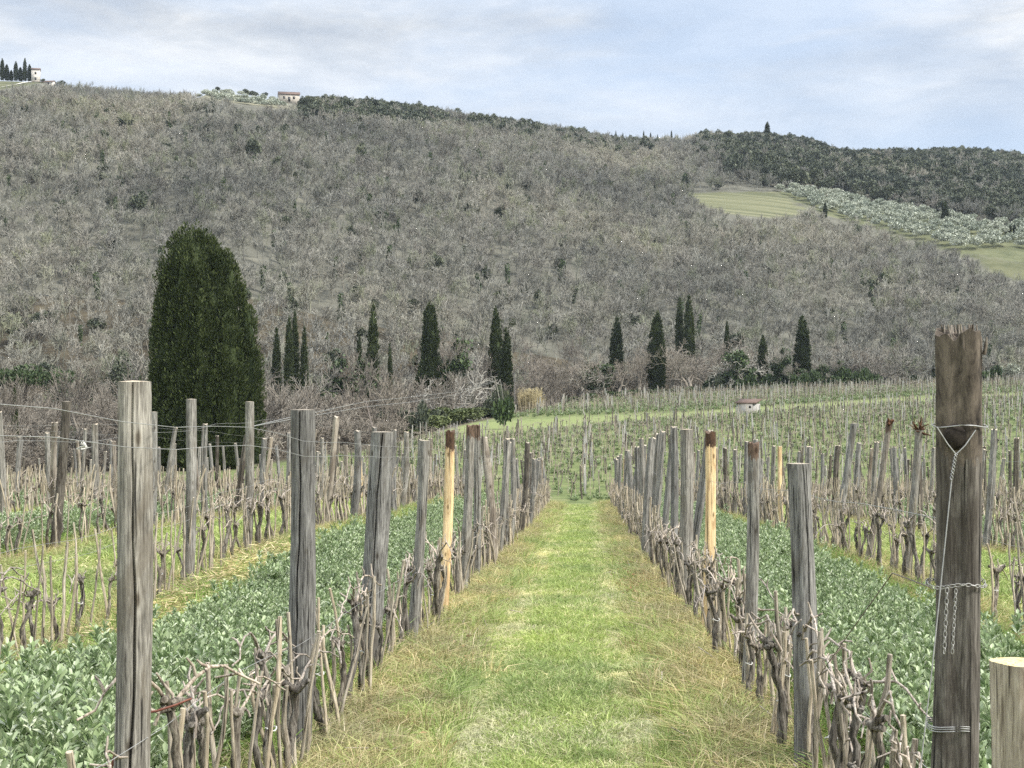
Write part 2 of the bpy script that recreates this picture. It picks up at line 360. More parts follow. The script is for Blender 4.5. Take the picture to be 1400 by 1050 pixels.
ROWS = {-1: -1.55, -2: -4.4, -3: -7.2, -4: -9.9, -5: -12.7, -6: -15.4, -7: -18.1, -8: -20.8, -9: -23.5, -10: -26.2,
        1: 1.15, 2: 3.87, 3: 6.6, 4: 9.3, 5: 12.0, 6: 14.7, 7: 17.4, 8: 20.1}
RX = np.array(sorted(ROWS.values()))
def lane_kind(x):
    """0 path/grass lane, 1 bean lane"""
    k = np.searchsorted(RX, x); base_ = int(np.searchsorted(RX, 0.0))
    return (np.abs(k-base_) % 2)
def rowdist(x): return np.min(np.abs(np.asarray(x)[..., None]-RX), axis=-1)

POLY_DRY = [(925, 264), (1062, 262), (1100, 285), (1104, 295), (1050, 298), (1000, 294), (960, 280)]
POLY_OLIVE = [(1055, 260), (1120, 266), (1285, 300), (1420, 318), (1420, 372), (1340, 352), (1270, 335), (1200, 312), (1125, 293)]
POLY_GREEN = [(1310, 346), (1430, 366), (1430, 392), (1370, 378)]
POLY_TERR = [(265, 122), (385, 132), (395, 150), (330, 142), (260, 133)]
POLY_LEFT = [(-80, 105), (45, 106), (62, 112), (0, 122), (-80, 136)]
def inpoly(px, py, P):
    r = np.zeros(np.shape(px), bool); j = len(P)-1
    for i in range(len(P)):
        xi, yi = P[i]; xj, yj = P[j]
        r ^= ((yi > py) != (yj > py)) & (px < (xj-xi)*(py-yi)/((yj-yi) or 1e-9)+xi); j = i
    return r
def clearing(x, y):
    px, py, d = proj(x, y, g(x, y)); far = d > 330
    c = np.zeros(np.shape(px)); 
    for k, P in ((1, POLY_DRY), (2, POLY_OLIVE), (3, POLY_GREEN), (4, POLY_TERR), (5, POLY_LEFT)): c = np.where(far & inpoly(px, py, P), k, c)
    return c

def axis(parts):
    out_ = []
    for a, b, s in parts: out_ += list(np.arange(a, b, s))
    return np.array(out_ + [parts[-1][1]])
def terrain(name, xs, ys, mat):
    X, Y = np.meshgrid(xs, ys); Z = g(X, Y); nx, ny = len(xs), len(ys)
    V = np.stack([X, Y, Z], -1).reshape(-1, 3)
    i = np.arange(nx-1)[None, :] + np.arange(ny-1)[:, None]*nx
    Q = np.stack([i, i+1, i+1+nx, i+nx], -1).reshape(-1, 4)
    me = mesh_np(name, V, Q, mat, smooth=True)
    o = link(name, me); o['kind'] = 'structure'
    return o, X.ravel(), Y.ravel()
def setattr_f(o, nm, v):
    a = o.data.attributes.new(nm, 'FLOAT', 'POINT'); a.data.foreach_set('value', np.asarray(v, np.float32))

# field ground material: soil, straw and grass by lane
m, n, l, b = newmat('field_soil', .95, .1)
def at(nm):
    a = n.new('ShaderNodeAttribute'); a.attribute_name = nm; return a.outputs['Fac']
na = nz(n, l, 1, (3, 3, 3), 6, .65, 'World'); nb = nz(n, l, 1, (14, 14, 14), 5, .7, 'World'); nc = nz(n, l, 1, (.5, .35, .5), 4, .6, 'World')
grassc = ramp(n, l, nb, [(.3, (.085, .125, .03)), (.5, (.17, .21, .06)), (.7, (.30, .29, .13))])
strawc = ramp(n, l, nb, [(.3, (.14, .105, .06)), (.5, (.27, .215, .12)), (.7, (.42, .36, .22))])
soilc = ramp(n, l, nb, [(.3, (.055, .045, .025)), (.55, (.10, .085, .05)), (.7, (.16, .14, .075))])
def thresh(src, add, lo, hi):
    q = n.new('ShaderNodeMath'); q.operation = 'ADD'; l.new(src, q.inputs[0])
    if isinstance(add, float): q.inputs[1].default_value = add
    else: l.new(add, q.inputs[1])
    r = n.new('ShaderNodeMapRange'); r.inputs[1].default_value = lo; r.inputs[2].default_value = hi; l.new(q.outputs[0], r.inputs[0]); return r.outputs[0]
c = mix(n, l, thresh(at('straw'), na, .85, 1.15), grassc.outputs[0], strawc.outputs[0])
c = mix(n, l, thresh(at('bean'), na, .9, 1.1), c, soilc.outputs[0])
farc = ramp(n, l, nz(n, l, 1, (.9, .5, .9), 5, .7, 'World'), [(.32, (.075, .095, .04)), (.5, (.125, .155, .06)), (.7, (.20, .20, .10))])
c = mix(n, l, at('far'), c, farc.outputs[0])
mead = ramp(n, l, nb, [(.3, (.12, .155, .055)), (.5, (.18, .215, .085)), (.7, (.26, .27, .13))])
c = mix(n, l, thresh(at('meadow'), nc, 1.0, 1.3), c, mead.outputs[0])
litter = ramp(n, l, nz(n, l, 1, (.25, .25, .25), 5, .7, 'World'), [(.3, (.045, .04, .028)), (.55, (.085, .072, .05)), (.75, (.12, .105, .065))])
c = mix(n, l, at('wild'), c, litter.outputs[0])
l.new(c, b.inputs['Base Color']); bump(n, l, b, nb, .6, .03)
M['field'] = m
xs = axis([(-260, -60, 10), (-60, -28, 2), (-28, 22, .22), (22, 60, 2), (60, 300, 10)]); ys = axis([(-60, 2, 4), (2, 30, .3), (30, 75, .6), (75, 130, 1.5), (130, 300, 3)])
ground, X, Y = terrain('ground', xs, ys, M['field'])
rd_ = rowdist(X); lk = lane_kind(X); px, py, dd = proj(X, Y, g(X, Y)); fe = I(FEND, np.clip(px, -700, 2200))
near = 1 - sstep(58, 66, Y)
setattr_f(ground, 'straw', (1-sstep(.1, .6, rd_))*near*.8)
setattr_f(ground, 'bean', np.where(lk == 1, sstep(.55, .95, rd_), 0)*near*.9)
setattr_f(ground, 'far', 1-near)
def gap_band(px, py):            # the grass break across the far vineyard
    yb = np.interp(px, [680, 800, 950, 1100, 1250, 1450], [584, 575, 567, 556, 546, 538]); th_ = np.interp(px, [680, 760, 900, 1250, 1450], [14, 11, 6, 5, 3])
    return np.exp(-((py-yb)/th_)**2)*(px > 560)
meadow = np.where(dd > 100, gap_band(px, py)*.95, 0)
setattr_f(ground, 'meadow', meadow)
setattr_f(ground, 'wild', sstep(-2, 6, dd-fe)*(dd > 60))

# hill material
m, n, l, b = newmat('hill_ground', .95, .05)
lit = ramp(n, l, nz(n, l, 1, (.12, .12, .12), 6, .7, 'World'), [(.3, (.07, .069, .055)), (.55, (.125, .122, .099)), (.75, (.20, .192, .152))])
def at2(nm):
    a = n.new('ShaderNodeAttribute'); a.attribute_name = nm; return a.outputs['Fac']
w1 = nz(n, l, 1, (.10, .10, .10), 5, .7, 'World')
dry = ramp(n, l, nz(n, l, 1, (.02, .45, .02), 4, .6, 'World'), [(.35, (.078, .085, .05)), (.5, (.135, .138, .08)), (.65, (.19, .185, .115))])
oliv = ramp(n, l, w1, [(.35, (.08, .09, .05)), (.65, (.155, .16, .09))])
gree = ramp(n, l, w1, [(.35, (.075, .082, .045)), (.65, (.14, .14, .08))])
c = mix(n, l, at2('dry'), lit.outputs[0], dry.outputs[0]); c = mix(n, l, at2('olive'), c, oliv.outputs[0]); c = mix(n, l, at2('green'), c, gree.outputs[0])
terr = ramp(n, l, nz(n, l, 1, (.03, .30, .03), 4, .7, 'World'), [(.35, (.10, .10, .07)), (.5, (.21, .20, .14)), (.65, (.30, .28, .20))]); c = mix(n, l, at2('terrace'), c, terr.outputs[0])
l.new(c, b.inputs['Base Color']); M['hill'] = m
xs = axis([(-700, -330, 20), (-330, 460, 3.5), (460, 900, 20)]); ys = axis([(300, 760, 3.5), (760, 1080, 5), (1080, 1500, 30)])
hill, X, Y = terrain('hill', xs, ys, M['hill'])
cl = clearing(X, Y)
setattr_f(hill, 'dry', (cl == 1)); setattr_f(hill, 'olive', (cl == 2)); setattr_f(hill, 'terrace', (cl == 4)); setattr_f(hill, 'green', (cl == 3) | (cl == 5))

# ------------------------------------------------------------------ vegetation models
def bare_tree(name, seed, H, levels, mat, rmin=.02, r0=.16, up=.10, spread=.75, sides=3, lean=0.0, kids=(1, 2), fork=None):
    r = rng(seed); S = []
    def br(p, d, Ln, rad, lev):
        ns = 3
        for i in range(ns):
            d = d + r.normal(0, .17, 3) + np.array([0, 0, up]); d = d/np.linalg.norm(d)
            q = p + d*Ln/ns; r1 = max(rmin, rad*.85)
            S.append((p, q, rad, r1)); p = q; rad = r1
            if lev < levels and (i > 0 or (lev > 0 and r.random() < .4)):
                for _ in range(kids[1] if i == ns-1 else kids[0]):
                    o_ = r.normal(size=3); o_ -= d*(o_ @ d); o_ /= np.linalg.norm(o_)
                    a = r.uniform(.45, 1.0)*spread
                    br(p, d*math.cos(a)+o_*math.sin(a), Ln*r.uniform(.58, .86), max(rmin, rad*r.uniform(.5, .72)), lev+1)
    d0 = np.array([lean, 0, 1.0])
    if fork:
        for k in range(fork):
            a = k*6.283/fork + r.uniform(-.4, .4); br(np.array([0, 0, 0.]), unit(np.array([math.cos(a)*.55, math.sin(a)*.55, 1.])), H*.36, r0*.7, 0)
    else: br(np.array([0, 0, 0.]), unit(d0), H*.40, r0, 0)
    A = np.array([s[0] for s in S]); B = np.array([s[1] for s in S]); R0 = np.array([s[2] for s in S]); R1 = np.array([s[3] for s in S])
    k = H/max(B[:, 2].max(), 1e-3); A = A*k; B = B*k
    return segs_mesh(name, A, B, R0, R1, mat, sides), (A, B, R0)
def leaf_blob(name, seed, blobs, nleaf, ln, wd, mat, up=.2, extra=None):
    """blobs: list of (centre, radii); leaves lie mostly near the blob surfaces"""
    r = rng(seed); vol = np.array([b_[1][0]*b_[1][1]*b_[1][2] for b_ in blobs])**(2/3); cnt = np.maximum(8, (nleaf*vol/vol.sum())).astype(int)
    P = []; D = []
    for (c_, rr), k in zip(blobs, cnt):
        u = unit(r.normal(size=(k, 3))); s = r.uniform(.55, 1.05, (k, 1))**.6
        P.append(np.asarray(c_)+u*s*np.asarray(rr)); D.append(unit(u*.8+np.array([0, 0, up])+r.normal(0, .5, (k, 3))))
    P = np.concatenate(P); D = np.concatenate(D); U = perp(D, r)
    sc_ = r.uniform(.65, 1.3, len(P))
    V, Q = leaf_arrays(P-D*(ln*sc_*.5)[:, None], D, U, ln*sc_, wd*sc_)
    return mesh_np(name, V, Q, mat)
def lumpy(seed, n_, R, H, z0, rs=(.28, .5)):
    r = rng(seed); o_ = []
    for _ in range(n_):
        u = unit(r.normal(size=3)); u[2] = abs(u[2])*.9 - .15; k = r.uniform(.25, .75)
        s = r.uniform(*rs)
        o_.append((np.array([u[0]*R*k, u[1]*R*k, z0+H*.45+u[2]*H*.5*k]), (R*s, R*s, H*.5*s*1.1)))
    return o_
def tufted(seed, lobes, density, tuft, leaves, ln, wd, mat, name, core=.68):
    """flame-shaped tufts over lathe lobes. lobe: (cx, cy, z0, H, profile[(t, r)])"""
    r = rng(seed); PP = []; DD = []
    mb = MB()
    for cx, cy, z0, H, prof in lobes:
        T = np.array([p_[0] for p_ in prof]); Rr = np.array([p_[1] for p_ in prof])
        area = 2*math.pi*np.trapz(Rr, T)*H; k = int(area*density)
        t = r.uniform(0, 1, k*4); keep = r.uniform(0, Rr.max(), k*4) < np.interp(t, T, Rr)+.08*Rr.max(); t = t[keep][:k]
        a = r.uniform(0, 2*math.pi, len(t)); lump = 1+.13*np.sin(a*5+t*3+cx)+.08*np.sin(a*11-t*9+1)
        rad = np.interp(t, T, Rr)*lump*r.uniform(.88, 1.02, len(t))
        C = np.stack([cx+rad*np.cos(a), cy+rad*np.sin(a), z0+H*t], -1)
        o_ = np.stack([np.cos(a), np.sin(a), 0*a], -1)
        ts = tuft*r.uniform(.6, 1.35, len(t))
        for _ in range(1):
            u = r.normal(0, 1, (len(t), leaves, 3)); u = u/np.linalg.norm(u, axis=-1, keepdims=True)*r.uniform(.72, 1, (len(t), leaves, 1))
            off = u*np.array([.45, .45, .95])*ts[:, None, None]
            off = off + o_[:, None, :]*(off[..., 2:3]*-.25)
            P = C[:, None, :]+off
            D = np.array([0, 0, 1.])*.9+o_[:, None, :]*.42+u*.55
            PP.append(P.reshape(-1, 3)); DD.append(unit(D.reshape(-1, 3)))
        tt = np.linspace(0.02, .97, 22); aa = np.linspace(0, 2*math.pi, 20, endpoint=False)
        V = []
        for q in tt:
            lm = 1+.13*np.sin(aa*5+q*3+cx)+.08*np.sin(aa*11-q*9+1)
            rr = np.interp(q, T, Rr)*core*lm; V.append(np.stack([cx+rr*np.cos(aa), cy+rr*np.sin(aa), np.full(20, z0+H*q)], -1))
        Q = [[i*20+k_, i*20+(k_+1) % 20, (i+1)*20+(k_+1) % 20, (i+1)*20+k_] for i in range(21) for k_ in range(20)]
        mb.add(np.concatenate(V), Q=Q)
    P = np.concatenate(PP); D = np.concatenate(DD); U = perp(D, r); s = r.uniform(.6, 1.4, len(P))
    V, Q = leaf_arrays(P, D, U, ln*s, wd*s, .06)
    mb.add(V, Q=Q)
    return mb.mesh(name, mat)
def trunk_mesh(name, h, r_, seed, mat=None, lean=(0, 0)):
    mb = MB(); rg = rng(seed); k = 7
    pts = [(lean[0]*i/k+rg.normal(0, r_*.12), lean[1]*i/k+rg.normal(0, r_*.12), h*i/k-.15) for i in range(k+1)]
    mb.tube(pts, np.linspace(r_*1.25, r_*.6, k+1), 9, True, 0, .06, rg)
    return mb.mesh(name, mat or M['bark'], True)

# ------------------------------------------------------------------ wooded hill (far mass)
protoB = [bare_tree('hill_tree', 100+i, 1.0*h, 4, M['twig'], .05, .16, up=u, spread=s)[0] for i, (h, u, s) in enumerate([(8.5, .12, .8), (7.5, .08, .95), (9, .16, .7), (7, .10, .9), (8, .2, .65), (6, .05, 1.0)])]
protoE = [leaf_blob('hill_evergreen', 200+i, lumpy(200+i, 9, R, H, .6), 900, .55, .34, M['evergreen']) for i, (R, H) in enumerate([(2.6, 5.6), (3.2, 5.2), (2.2, 6.5), (2.8, 4.4)])]
protoI = [leaf_blob('ivy_clad', 250+i, [(np.array([.15*k*math.sin(i+k), .1*k, 1+k*1.05]), (.6, .6, .9)) for k in range(5)], 420, .42, .28, M['ivy']) for i in range(2)]
r = rng(11)
NT = 27000
pxs = r.uniform(-220, 1620, NT*2); rdx = I(RD, pxs)+45; fdx = I(FD, pxs)-8
dmax = 1030.0; ds = np.sqrt(r.uniform(225**2, dmax**2, NT*2)); ok = (ds < rdx) & (ds > fdx-10)
pxs, ds = pxs[ok][:NT], ds[ok][:NT]
x, y = W(pxs, ds); z = g(x, y); cl = clearing(x, y); ppx, ppy, _ = proj(x, y, z)
_hh = r.uniform(.75, 1.2, len(x)); _hh = _hh*.86; top = proj(x, y, z+8.0*_hh)[1]
ok = (cl == 0) & (top > I(SK, pxs)-r.uniform(-1, 5, len(x)))
for P_ in (POLY_DRY, POLY_OLIVE, POLY_GREEN, POLY_TERR, POLY_LEFT):
    for f_ in (.3, .7): ok &= ~inpoly(ppx, top*(1-f_)+ppy*f_, P_)
ok &= ~((pxs < 95) & (pxs > -60) & (top < 112))
# keep a margin in front of the clearings free of tall trees so that they show
x, y, z, pxs, ds, ppy, _hh = x[ok], y[ok], z[ok], pxs[ok], ds[ok], ppy[ok], _hh[ok]
front = (clearing(x, y+np.where(pxs > 900, 9, 6)) > 0)
sky_y = I(SK, pxs)
pe = np.full(len(x), .028) + .05*(wav(x, y, .02, 21) > .55)
back = (pxs > 900) & (ppy < np.interp(pxs, [900, 1060, 1300, 1420], [170, 262, 300, 316]))
pe = np.where(back, .2+.25*wav(x, y, .02, 5), pe); evl = np.interp(pxs, [900, 940, 1060, 1300, 1420], [150, 222, 258, 294, 312]); far_ev = (r.random(len(pxs)) < .66) & (pxs > 915) & (ppy < evl+8*wav(x, y, .05, 17)); pe = np.where(far_ev, .80, pe)
ridge = (pxs > 412) & (pxs < 900) & (ppy < sky_y+np.where(pxs < 600, 42, 32)+7*wav(x, y, .03, 19)); pe = np.where(ridge, np.where(pxs < 600, .62, .16), pe)
pe = np.where((pxs < 400) & (ppy < 200), .09, pe)
u = r.uniform(0, 1, len(x)); ev = u < pe; ivy = (~ev) & (u > .972) & (ds < 520)
hs = _hh
rot = np.stack([r.normal(0, .05, len(x)), r.normal(0, .05, len(x)), r.uniform(0, 6.28, len(x))], -1)
P = np.stack([x, y, z-.2], -1)
def sel(mask, protos, nm, lab, sc_=1.0):
    sc_ = np.where(ridge | back, sc_, min(sc_, 1.0)) if sc_ > 1 else sc_+0*hs
    o = scatter(nm, P[mask], rot[mask], (hs*sc_)[mask], rng(5).integers(0, len(protos), mask.sum()), protos); tag(o, lab, 'woodland')
sel(~ev & ~ivy, protoB, 'bare_woods', 'grey leafless woodland covering the whole hillside')
sel(ev, protoE, 'evergreen_woods', 'dark evergreen oaks scattered through the hillside woodland and massed along its ridge', 1.45)
sel(ivy, protoI, 'ivy_woods', 'ivy-covered trunks standing dark among the bare hillside trees', 1.0)

# low scrub of the valley floor behind the left part of the field
protoS = [bare_tree('scrub_bush', 300+i, h, 4, M['twig_warm'], .032, .06, up=.08, spread=.9, fork=4)[0] for i, h in enumerate([3.4, 4.2, 2.8])]
NV = 1500
pxs = r.uniform(-250, 640, NV*3); ds = np.sqrt(r.uniform(98**2, 275**2, NV*3)); fe = I(FEND, pxs)
ok = (ds > fe+6) & (ds < I(FD, pxs)+6) & ~((pxs > 540) & (pxs < 700) & (ds < fe+30)); pxs, ds = pxs[ok][:NV], ds[ok][:NV]
x, y = W(pxs, ds); z = g(x, y)
o = scatter('valley_scrub', np.stack([x, y, z-.1], -1), np.stack([0*x, 0*x, r.uniform(0, 6.28, len(x))], -1), r.uniform(.45, .9, len(x)), r.integers(0, 3, len(x)), protoS)
tag(o, 'brownish leafless scrub filling the valley behind the left vineyard', 'scrub')
protoV = [bare_tree('valley_tree', 340+i, h, 4, M['twig_warm'], .04, .16, up=u, spread=s)[0] for i, (h, u, s) in enumerate([(8, .12, .8), (7, .08, .95), (9, .15, .7), (6.5, .06, 1.0)])]
NV = 600
pxs = r.uniform(-250, 930, NV*4); ds = np.sqrt(r.uniform(125**2, 288**2, NV*4)); fe = I(FEND, pxs); ok = (ds > fe+np.where(pxs > 690, 14, 28)) & (ds < I(FD, pxs)+10); pxs, ds = pxs[ok][:NV], ds[ok][:NV]
x, y = W(pxs, ds); z = g(x, y)
o = scatter('valley_woods', np.stack([x, y, z-.1], -1), np.stack([0*x, 0*x, r.uniform(0, 6.28, len(x))], -1), r.uniform(.6, 1.0, len(x)), r.integers(0, 4, len(x)), protoV)
tag(o, 'leafless grey wood on the valley floor below the hill', 'woodland')
protoU = [leaf_blob('undergrowth_kind', 320+i, lumpy(320+i, 7, 1.3, 1.7, -.2, (.3, .5)), 420, .30, .2, M['ivy' if i < 2 else 'evergreen']) for i in range(3)]
k = 520; pxs = np.concatenate([r.uniform(775, 1500, 260), r.uniform(960, 1200, 260)]); ds = I(FEND, pxs)+r.uniform(2, 16, k); k2 = 120; pxs = np.concatenate([pxs, r.uniform(-120, 690, k2)]); ds = np.concatenate([ds, r.uniform(150, 250, k2)]); k += k2; x, y = W(pxs, ds)
o = scatter('undergrowth', np.stack([x, y, g(x, y)-.1], -1), np.stack([0*x, 0*x, r.uniform(0, 6.28, k)], -1), np.stack([r.uniform(.7, 1.3, k), r.uniform(.7, 1.3, k), np.where(pxs < 690, r.uniform(1.2, 3.2, k), np.where((r.random(k) < .15) & (pxs > 950), r.uniform(1.8, 3.0, k), r.uniform(.5, 1.2, k)))], -1), r.integers(0, 3, k), protoU)
tag(o, 'dark ivy undergrowth along the foot of the woods behind the vineyard', 'undergrowth')

# ------------------------------------------------------------------ the big cypress
bx, by = W(280, 100.0); bz = gz(bx, by)
t = empty('cypress_tree', (bx, by, bz)); tag(t, 'huge broad dark green cypress standing behind the left vineyard', 'tree')
sc_ = 100/F
narrow = .95
topA = EYE+(525-316)*sc_-bz; topB = EYE+(525-348)*sc_-bz; topC = EYE+(525-418)*sc_-bz
prA = [(0, 2.0), (.08, 2.6), (.25, 2.85), (.45, 2.6), (.65, 2.4), (.78, 2.25), (.88, 1.95), (.94, 1.5), (.98, .95), (1, .4)]
prB = [(0, 1.7), (.2, 1.9), (.5, 1.75), (.75, 1.4), (.9, 1.1), (.97, .6), (1, .2)]
prC = [(0, 1.1), (.4, 1.0), (.75, .75), (.92, .4), (1, .05)]
prD = [(0, 1.2), (.3, 1.25), (.6, 1.1), (.82, .8), (.94, .4), (1, .05)]
lobes = [((263-280)*sc_, 0, .3, topA-.3, prA), ((306-280)*sc_, .4, .3, topB-.3, prB), ((343-280)*sc_, -.2, .2, topC-.2, prC), ((236-280)*sc_, -1.3, .3, topB*.93, prD), ((284-280)*sc_, -1.9, .3, topB*.84, prD), ((318-280)*sc_, -1.2, .3, topB*.78, prD), ((262-280)*sc_, -1.7, .3, topA*.92, prD), ((296-280)*sc_, -1.0, .3, topB*.86, [(0, 1.9), (.5, 1.7), (.85, 1.1), (1, .1)]),
         ((218-280)*sc_, -.3, .2, topA*.45, [(0, .9), (.6, .75), (.9, .4), (1, .05)]), ((283-280)*sc_, .3, .3, topA*.94, prB)]
cr = tufted(7, lobes, 4.2, .56, 50, .23, .085, M['cypress'], 'crown'); link('crown', cr, t).scale = (narrow, narrow, 1)
link('trunk', trunk_mesh('trunk', 2.5, .45, 3), t)

# slim cypresses
def cyp(seed, H, R, slim=True, nm='crown'):
    pr = [(0, R*.55), (.10, R*.85), (.3, R), (.55, R*.88), (.78, R*.6), (.92, R*.28), (1, .03)] if slim else [(0, R*.8), (.15, R), (.4, R*.7), (.55, R*.42), (.75, R*.36), (.93, R*.26), (1, .04)]
    return tufted(seed, [(0, 0, .5, H-.5, pr)], 9, .34, 16, .34, .13, M['cypress'], nm)
CY = [cyp(31, 14, .85), cyp(32, 14, 1.0), cyp(33, 14, .75)]; CYW = cyp(34, 14, 2.6, False)
CT = trunk_mesh('trunk', 2.0, .22, 5)
cyl = [  # px, top y, width px, distance, label
 (378, 450, 10, 215, 'short slim cypress, lone outermost of the clump beside the huge cypress'), (395, 435, 11, 222, 'tall slim cypress left of the clump\'s tallest tip'),
 (403, 428, 10, 226, 'slim cypress with the tallest tip in the clump beside the huge cypress'), (416, 448, 9, 224, 'short thin cypress at the clump\'s end away from the huge cypress'),
 (491, 460, 10, 225, 'small cypress just left of a tall lone one above ivy-covered trees'), (510, 420, 13, 228, 'tall lone pointed cypress rising above ivy-covered trees'), (533, 470, 6, 235, 'very small thin cypress between the tall lone cypress and the ragged conifer'),
 (678, 422, 16, 222, 'tall pointed cypress, the taller of the pair above the reeds'), (692, 450, 13, 214, 'shorter cypress of the pair standing beside a pale pole'),
 (843, 435, 15, 268, 'brownish cypress half hidden by bare branches above the vineyard edge'), (898, 428, 19, 262, 'dark thick cypress reaching down to the vineyard edge'),
 (929, 408, 9, 292, 'very thin cypress, the thinner of two tallest tips beyond the vineyard'), (942, 405, 12, 290, 'tallest cypress tip beyond the vineyard edge, beside a thinner one'),
 (994, 440, 7, 292, 'thin cypress tip above the bare trees over the small hut'), (1043, 460, 11, 276, 'low dull cypress among ivy-covered trees beyond the hut'), (1097, 433, 17, 272, 'broad pointed cypress above ivy near the vineyard\'s upper edge'),
 (20, 530, 8, 130, 'tiny dark cypress under the umbrella pine'), (212, 330, 0, 0, '')]
for i, (p_, ty, wd, d_, lab) in enumerate(cyl):
    if not d_: continue
    x, y = W(p_, d_); z = gz(x, y); H = EYE+(525-ty)*d_/F-z; wid = wd*d_/F
    t = empty('cypress_tree', (x, y, z)); tag(t, lab, 'tree', 'slim cypresses below the hill')
    k = i % 3; R0_ = (.85, 1.0, .75)[k]*.82
    c_ = link('crown', CY[k], t); s = wid/(2*R0_*1.12); c_.scale = (s, s, H/14); c_.rotation_euler.z = i*1.3
    q = link('trunk', CT, t); q.scale = (s, s, 1)
# the ragged wide conifer at px 588
x, y = W(588, 214); z = gz(x, y); H = EYE+(525-417)*214/F-z
t = empty('conifer_tree', (x, y, z)); tag(t, 'ragged dark conifer with narrow top and wide lower branches', 'tree'); c_ = link('crown', CYW, t); c_.scale = (.98, .98, H/14); link('trunk', CT, t)

# ------------------------------------------------------------------ bare and ivy-clad trees along the woods' edge
EDG = [bare_tree('limbs', 400+i, h, 4 if mt == 'twig_pale' else 5, M[mt], .045 if mt == 'twig_pale' else .024, .42, up=u, spread=s, sides=4, lean=ln, fork=fk) for i, (h, u, s, mt, ln, fk) in enumerate(
    [(10, .10, .85, 'twig_pale', .1, None), (9, .06, 1.0, 'twig_warm', -.2, None), (8, .03, 1.05, 'twig_warm', .2, 2), (11, .13, .8, 'twig_warm', 0, None), (7, .0, 1.1, 'twig_pale', .3, 3), (9.5, .1, .9, 'twig_warm', -.1, 2)])]
def ivy_on(tree, seed, frac, n_, size=.34):
    A, B, R_ = tree[1]; rg = rng(seed); zc = (A[:, 2]+B[:, 2])/2; big = np.argsort(-R_+10*(zc > .88*B[:, 2].max()))[:max(5, int(len(R_)*frac))]
    k = rg.choice(big, n_); tt = rg.uniform(0, 1, (n_, 1)); P_ = A[k]+(B[k]-A[k])*tt + rg.normal(0, .30, (n_, 3))
    D = unit(rg.normal(0, .6, (n_, 3))+np.array([0, 0, .2])); U = perp(D, rg); s = rg.uniform(.6, 1.3, n_)
    V, Q = leaf_arrays(P_, D, U, size*s, size*.75*s); return mesh_np('ivy', V, Q, M['ivy'])
IVY = [ivy_on(EDG[i], 60+i, .06, 3000, .42) for i in range(6)]
GR_E = 'bare trees along the edge of the woods'
edge = [  # px, d, kind, top y, ivy, label
 (370, 190, 1, 492, 0, 'brown leafless tree just beside the huge cypress'), (425, 175, 5, 505, 0, 'brown leafless tree in front of the slim cypress clump'),
 (470, 205, 3, 478, 1, 'ivy-clad tree between the cypress clump and the tall lone cypress'), (440, 200, 0, 495, 1, 'lower ivy-clad tree beside the cypress clump'),
 (512, 198, 3, 478, 1, 'ivy-wrapped trunk in front of the tall lone cypress'), (545, 200, 0, 498, 1, 'bare tree with ivy left of the ragged conifer'),
 (605, 216, 3, 448, 1, 'tall ivy-clad tree touching the ragged conifer'), (632, 205, 0, 480, 0, 'pale spreading bare tree in front of the ragged conifer'),
 (613, 190, 4, 505, 0, 'low pale branching tree over the green bushes'), (655, 222, 3, 470, 0, 'bare brown tree between the conifer and the cypress pair'),
 (730, 236, 1, 482, 0, 'bare tree behind the dry reeds'), (760, 245, 2, 490, 0, 'low many-stemmed bare tree right of the reeds'), (790, 248, 4, 488, 0, 'dark crooked spreading bare tree behind the vineyard corner'),
 (812, 252, 5, 478, 1, 'bare tree with an ivy trunk behind the crooked tree'), (845, 256, 1, 485, 0, 'yellowish bare tree in front of the brownish cypress'), (872, 260, 3, 472, 0, 'upright bare tree left of the dark thick cypress'),
 (915, 262, 1, 470, 0, 'bare tree touching the dark thick cypress'), (945, 266, 2, 462, 0, 'reddish bare tree under the two tallest cypress tips'), (968, 264, 5, 470, 0, 'tangled bare tree right of the tallest cypress tips'),
 (1005, 262, 4, 476, 1, 'pale arching bare tree above the small hut'), (1032, 264, 0, 482, 1, 'pale ivy-rooted tree beyond the hut'), (1062, 266, 3, 468, 1, 'crooked ivy-clad trunk beside the broad pointed cypress'),
 (1085, 266, 5, 492, 1, 'ivy mound tree under the broad pointed cypress'), (1120, 268, 1, 490, 1, 'ivy-covered tree right of the broad pointed cypress'), (1142, 268, 3, 488, 1, 'green ivy spire standing at the vineyard\'s upper edge'),
 (1172, 272, 2, 466, 0, 'bushy bare tree left of the fan-shaped one'), (1212, 272, 4, 474, 0, 'dark fan-shaped bare tree with outstretched limbs at the vineyard\'s edge'), (1240, 290, 1, 462, 0, 'hazy bare tree behind the fan-shaped one'),
 (1140, 290, 2, 462, 0, 'pale bare tree rising behind the green ivy spire'), (1025, 288, 2, 455, 0, 'reddish bare tree behind the hut\'s trees'), (1360, 285, 2, 486, 0, 'bare bush at the upper field edge beyond the big post'),
 (885, 288, 2, 452, 0, 'reddish bare tree behind the dark thick cypress'), (780, 282, 3, 455, 0, 'tall hazy bare tree behind the vineyard corner'), (710, 270, 5, 458, 0, 'bare tree above the cypress pair\'s pole'),
 (150, 150, 0, 470, 0, 'pale bare tree left of the huge cypress'), (110, 140, 3, 482, 0, 'bare tree above the leaning posts at the left'), (60, 150, 1, 500, 0, 'bare tree below the umbrella pine'), (185, 128, 5, 505, 0, 'brown bare tree against the huge cypress\'s left side'), (10, 125, 3, 510, 0, 'bare tree at the far left above the vine rows')]
HH = [10, 9, 8, 11, 7, 9.5]
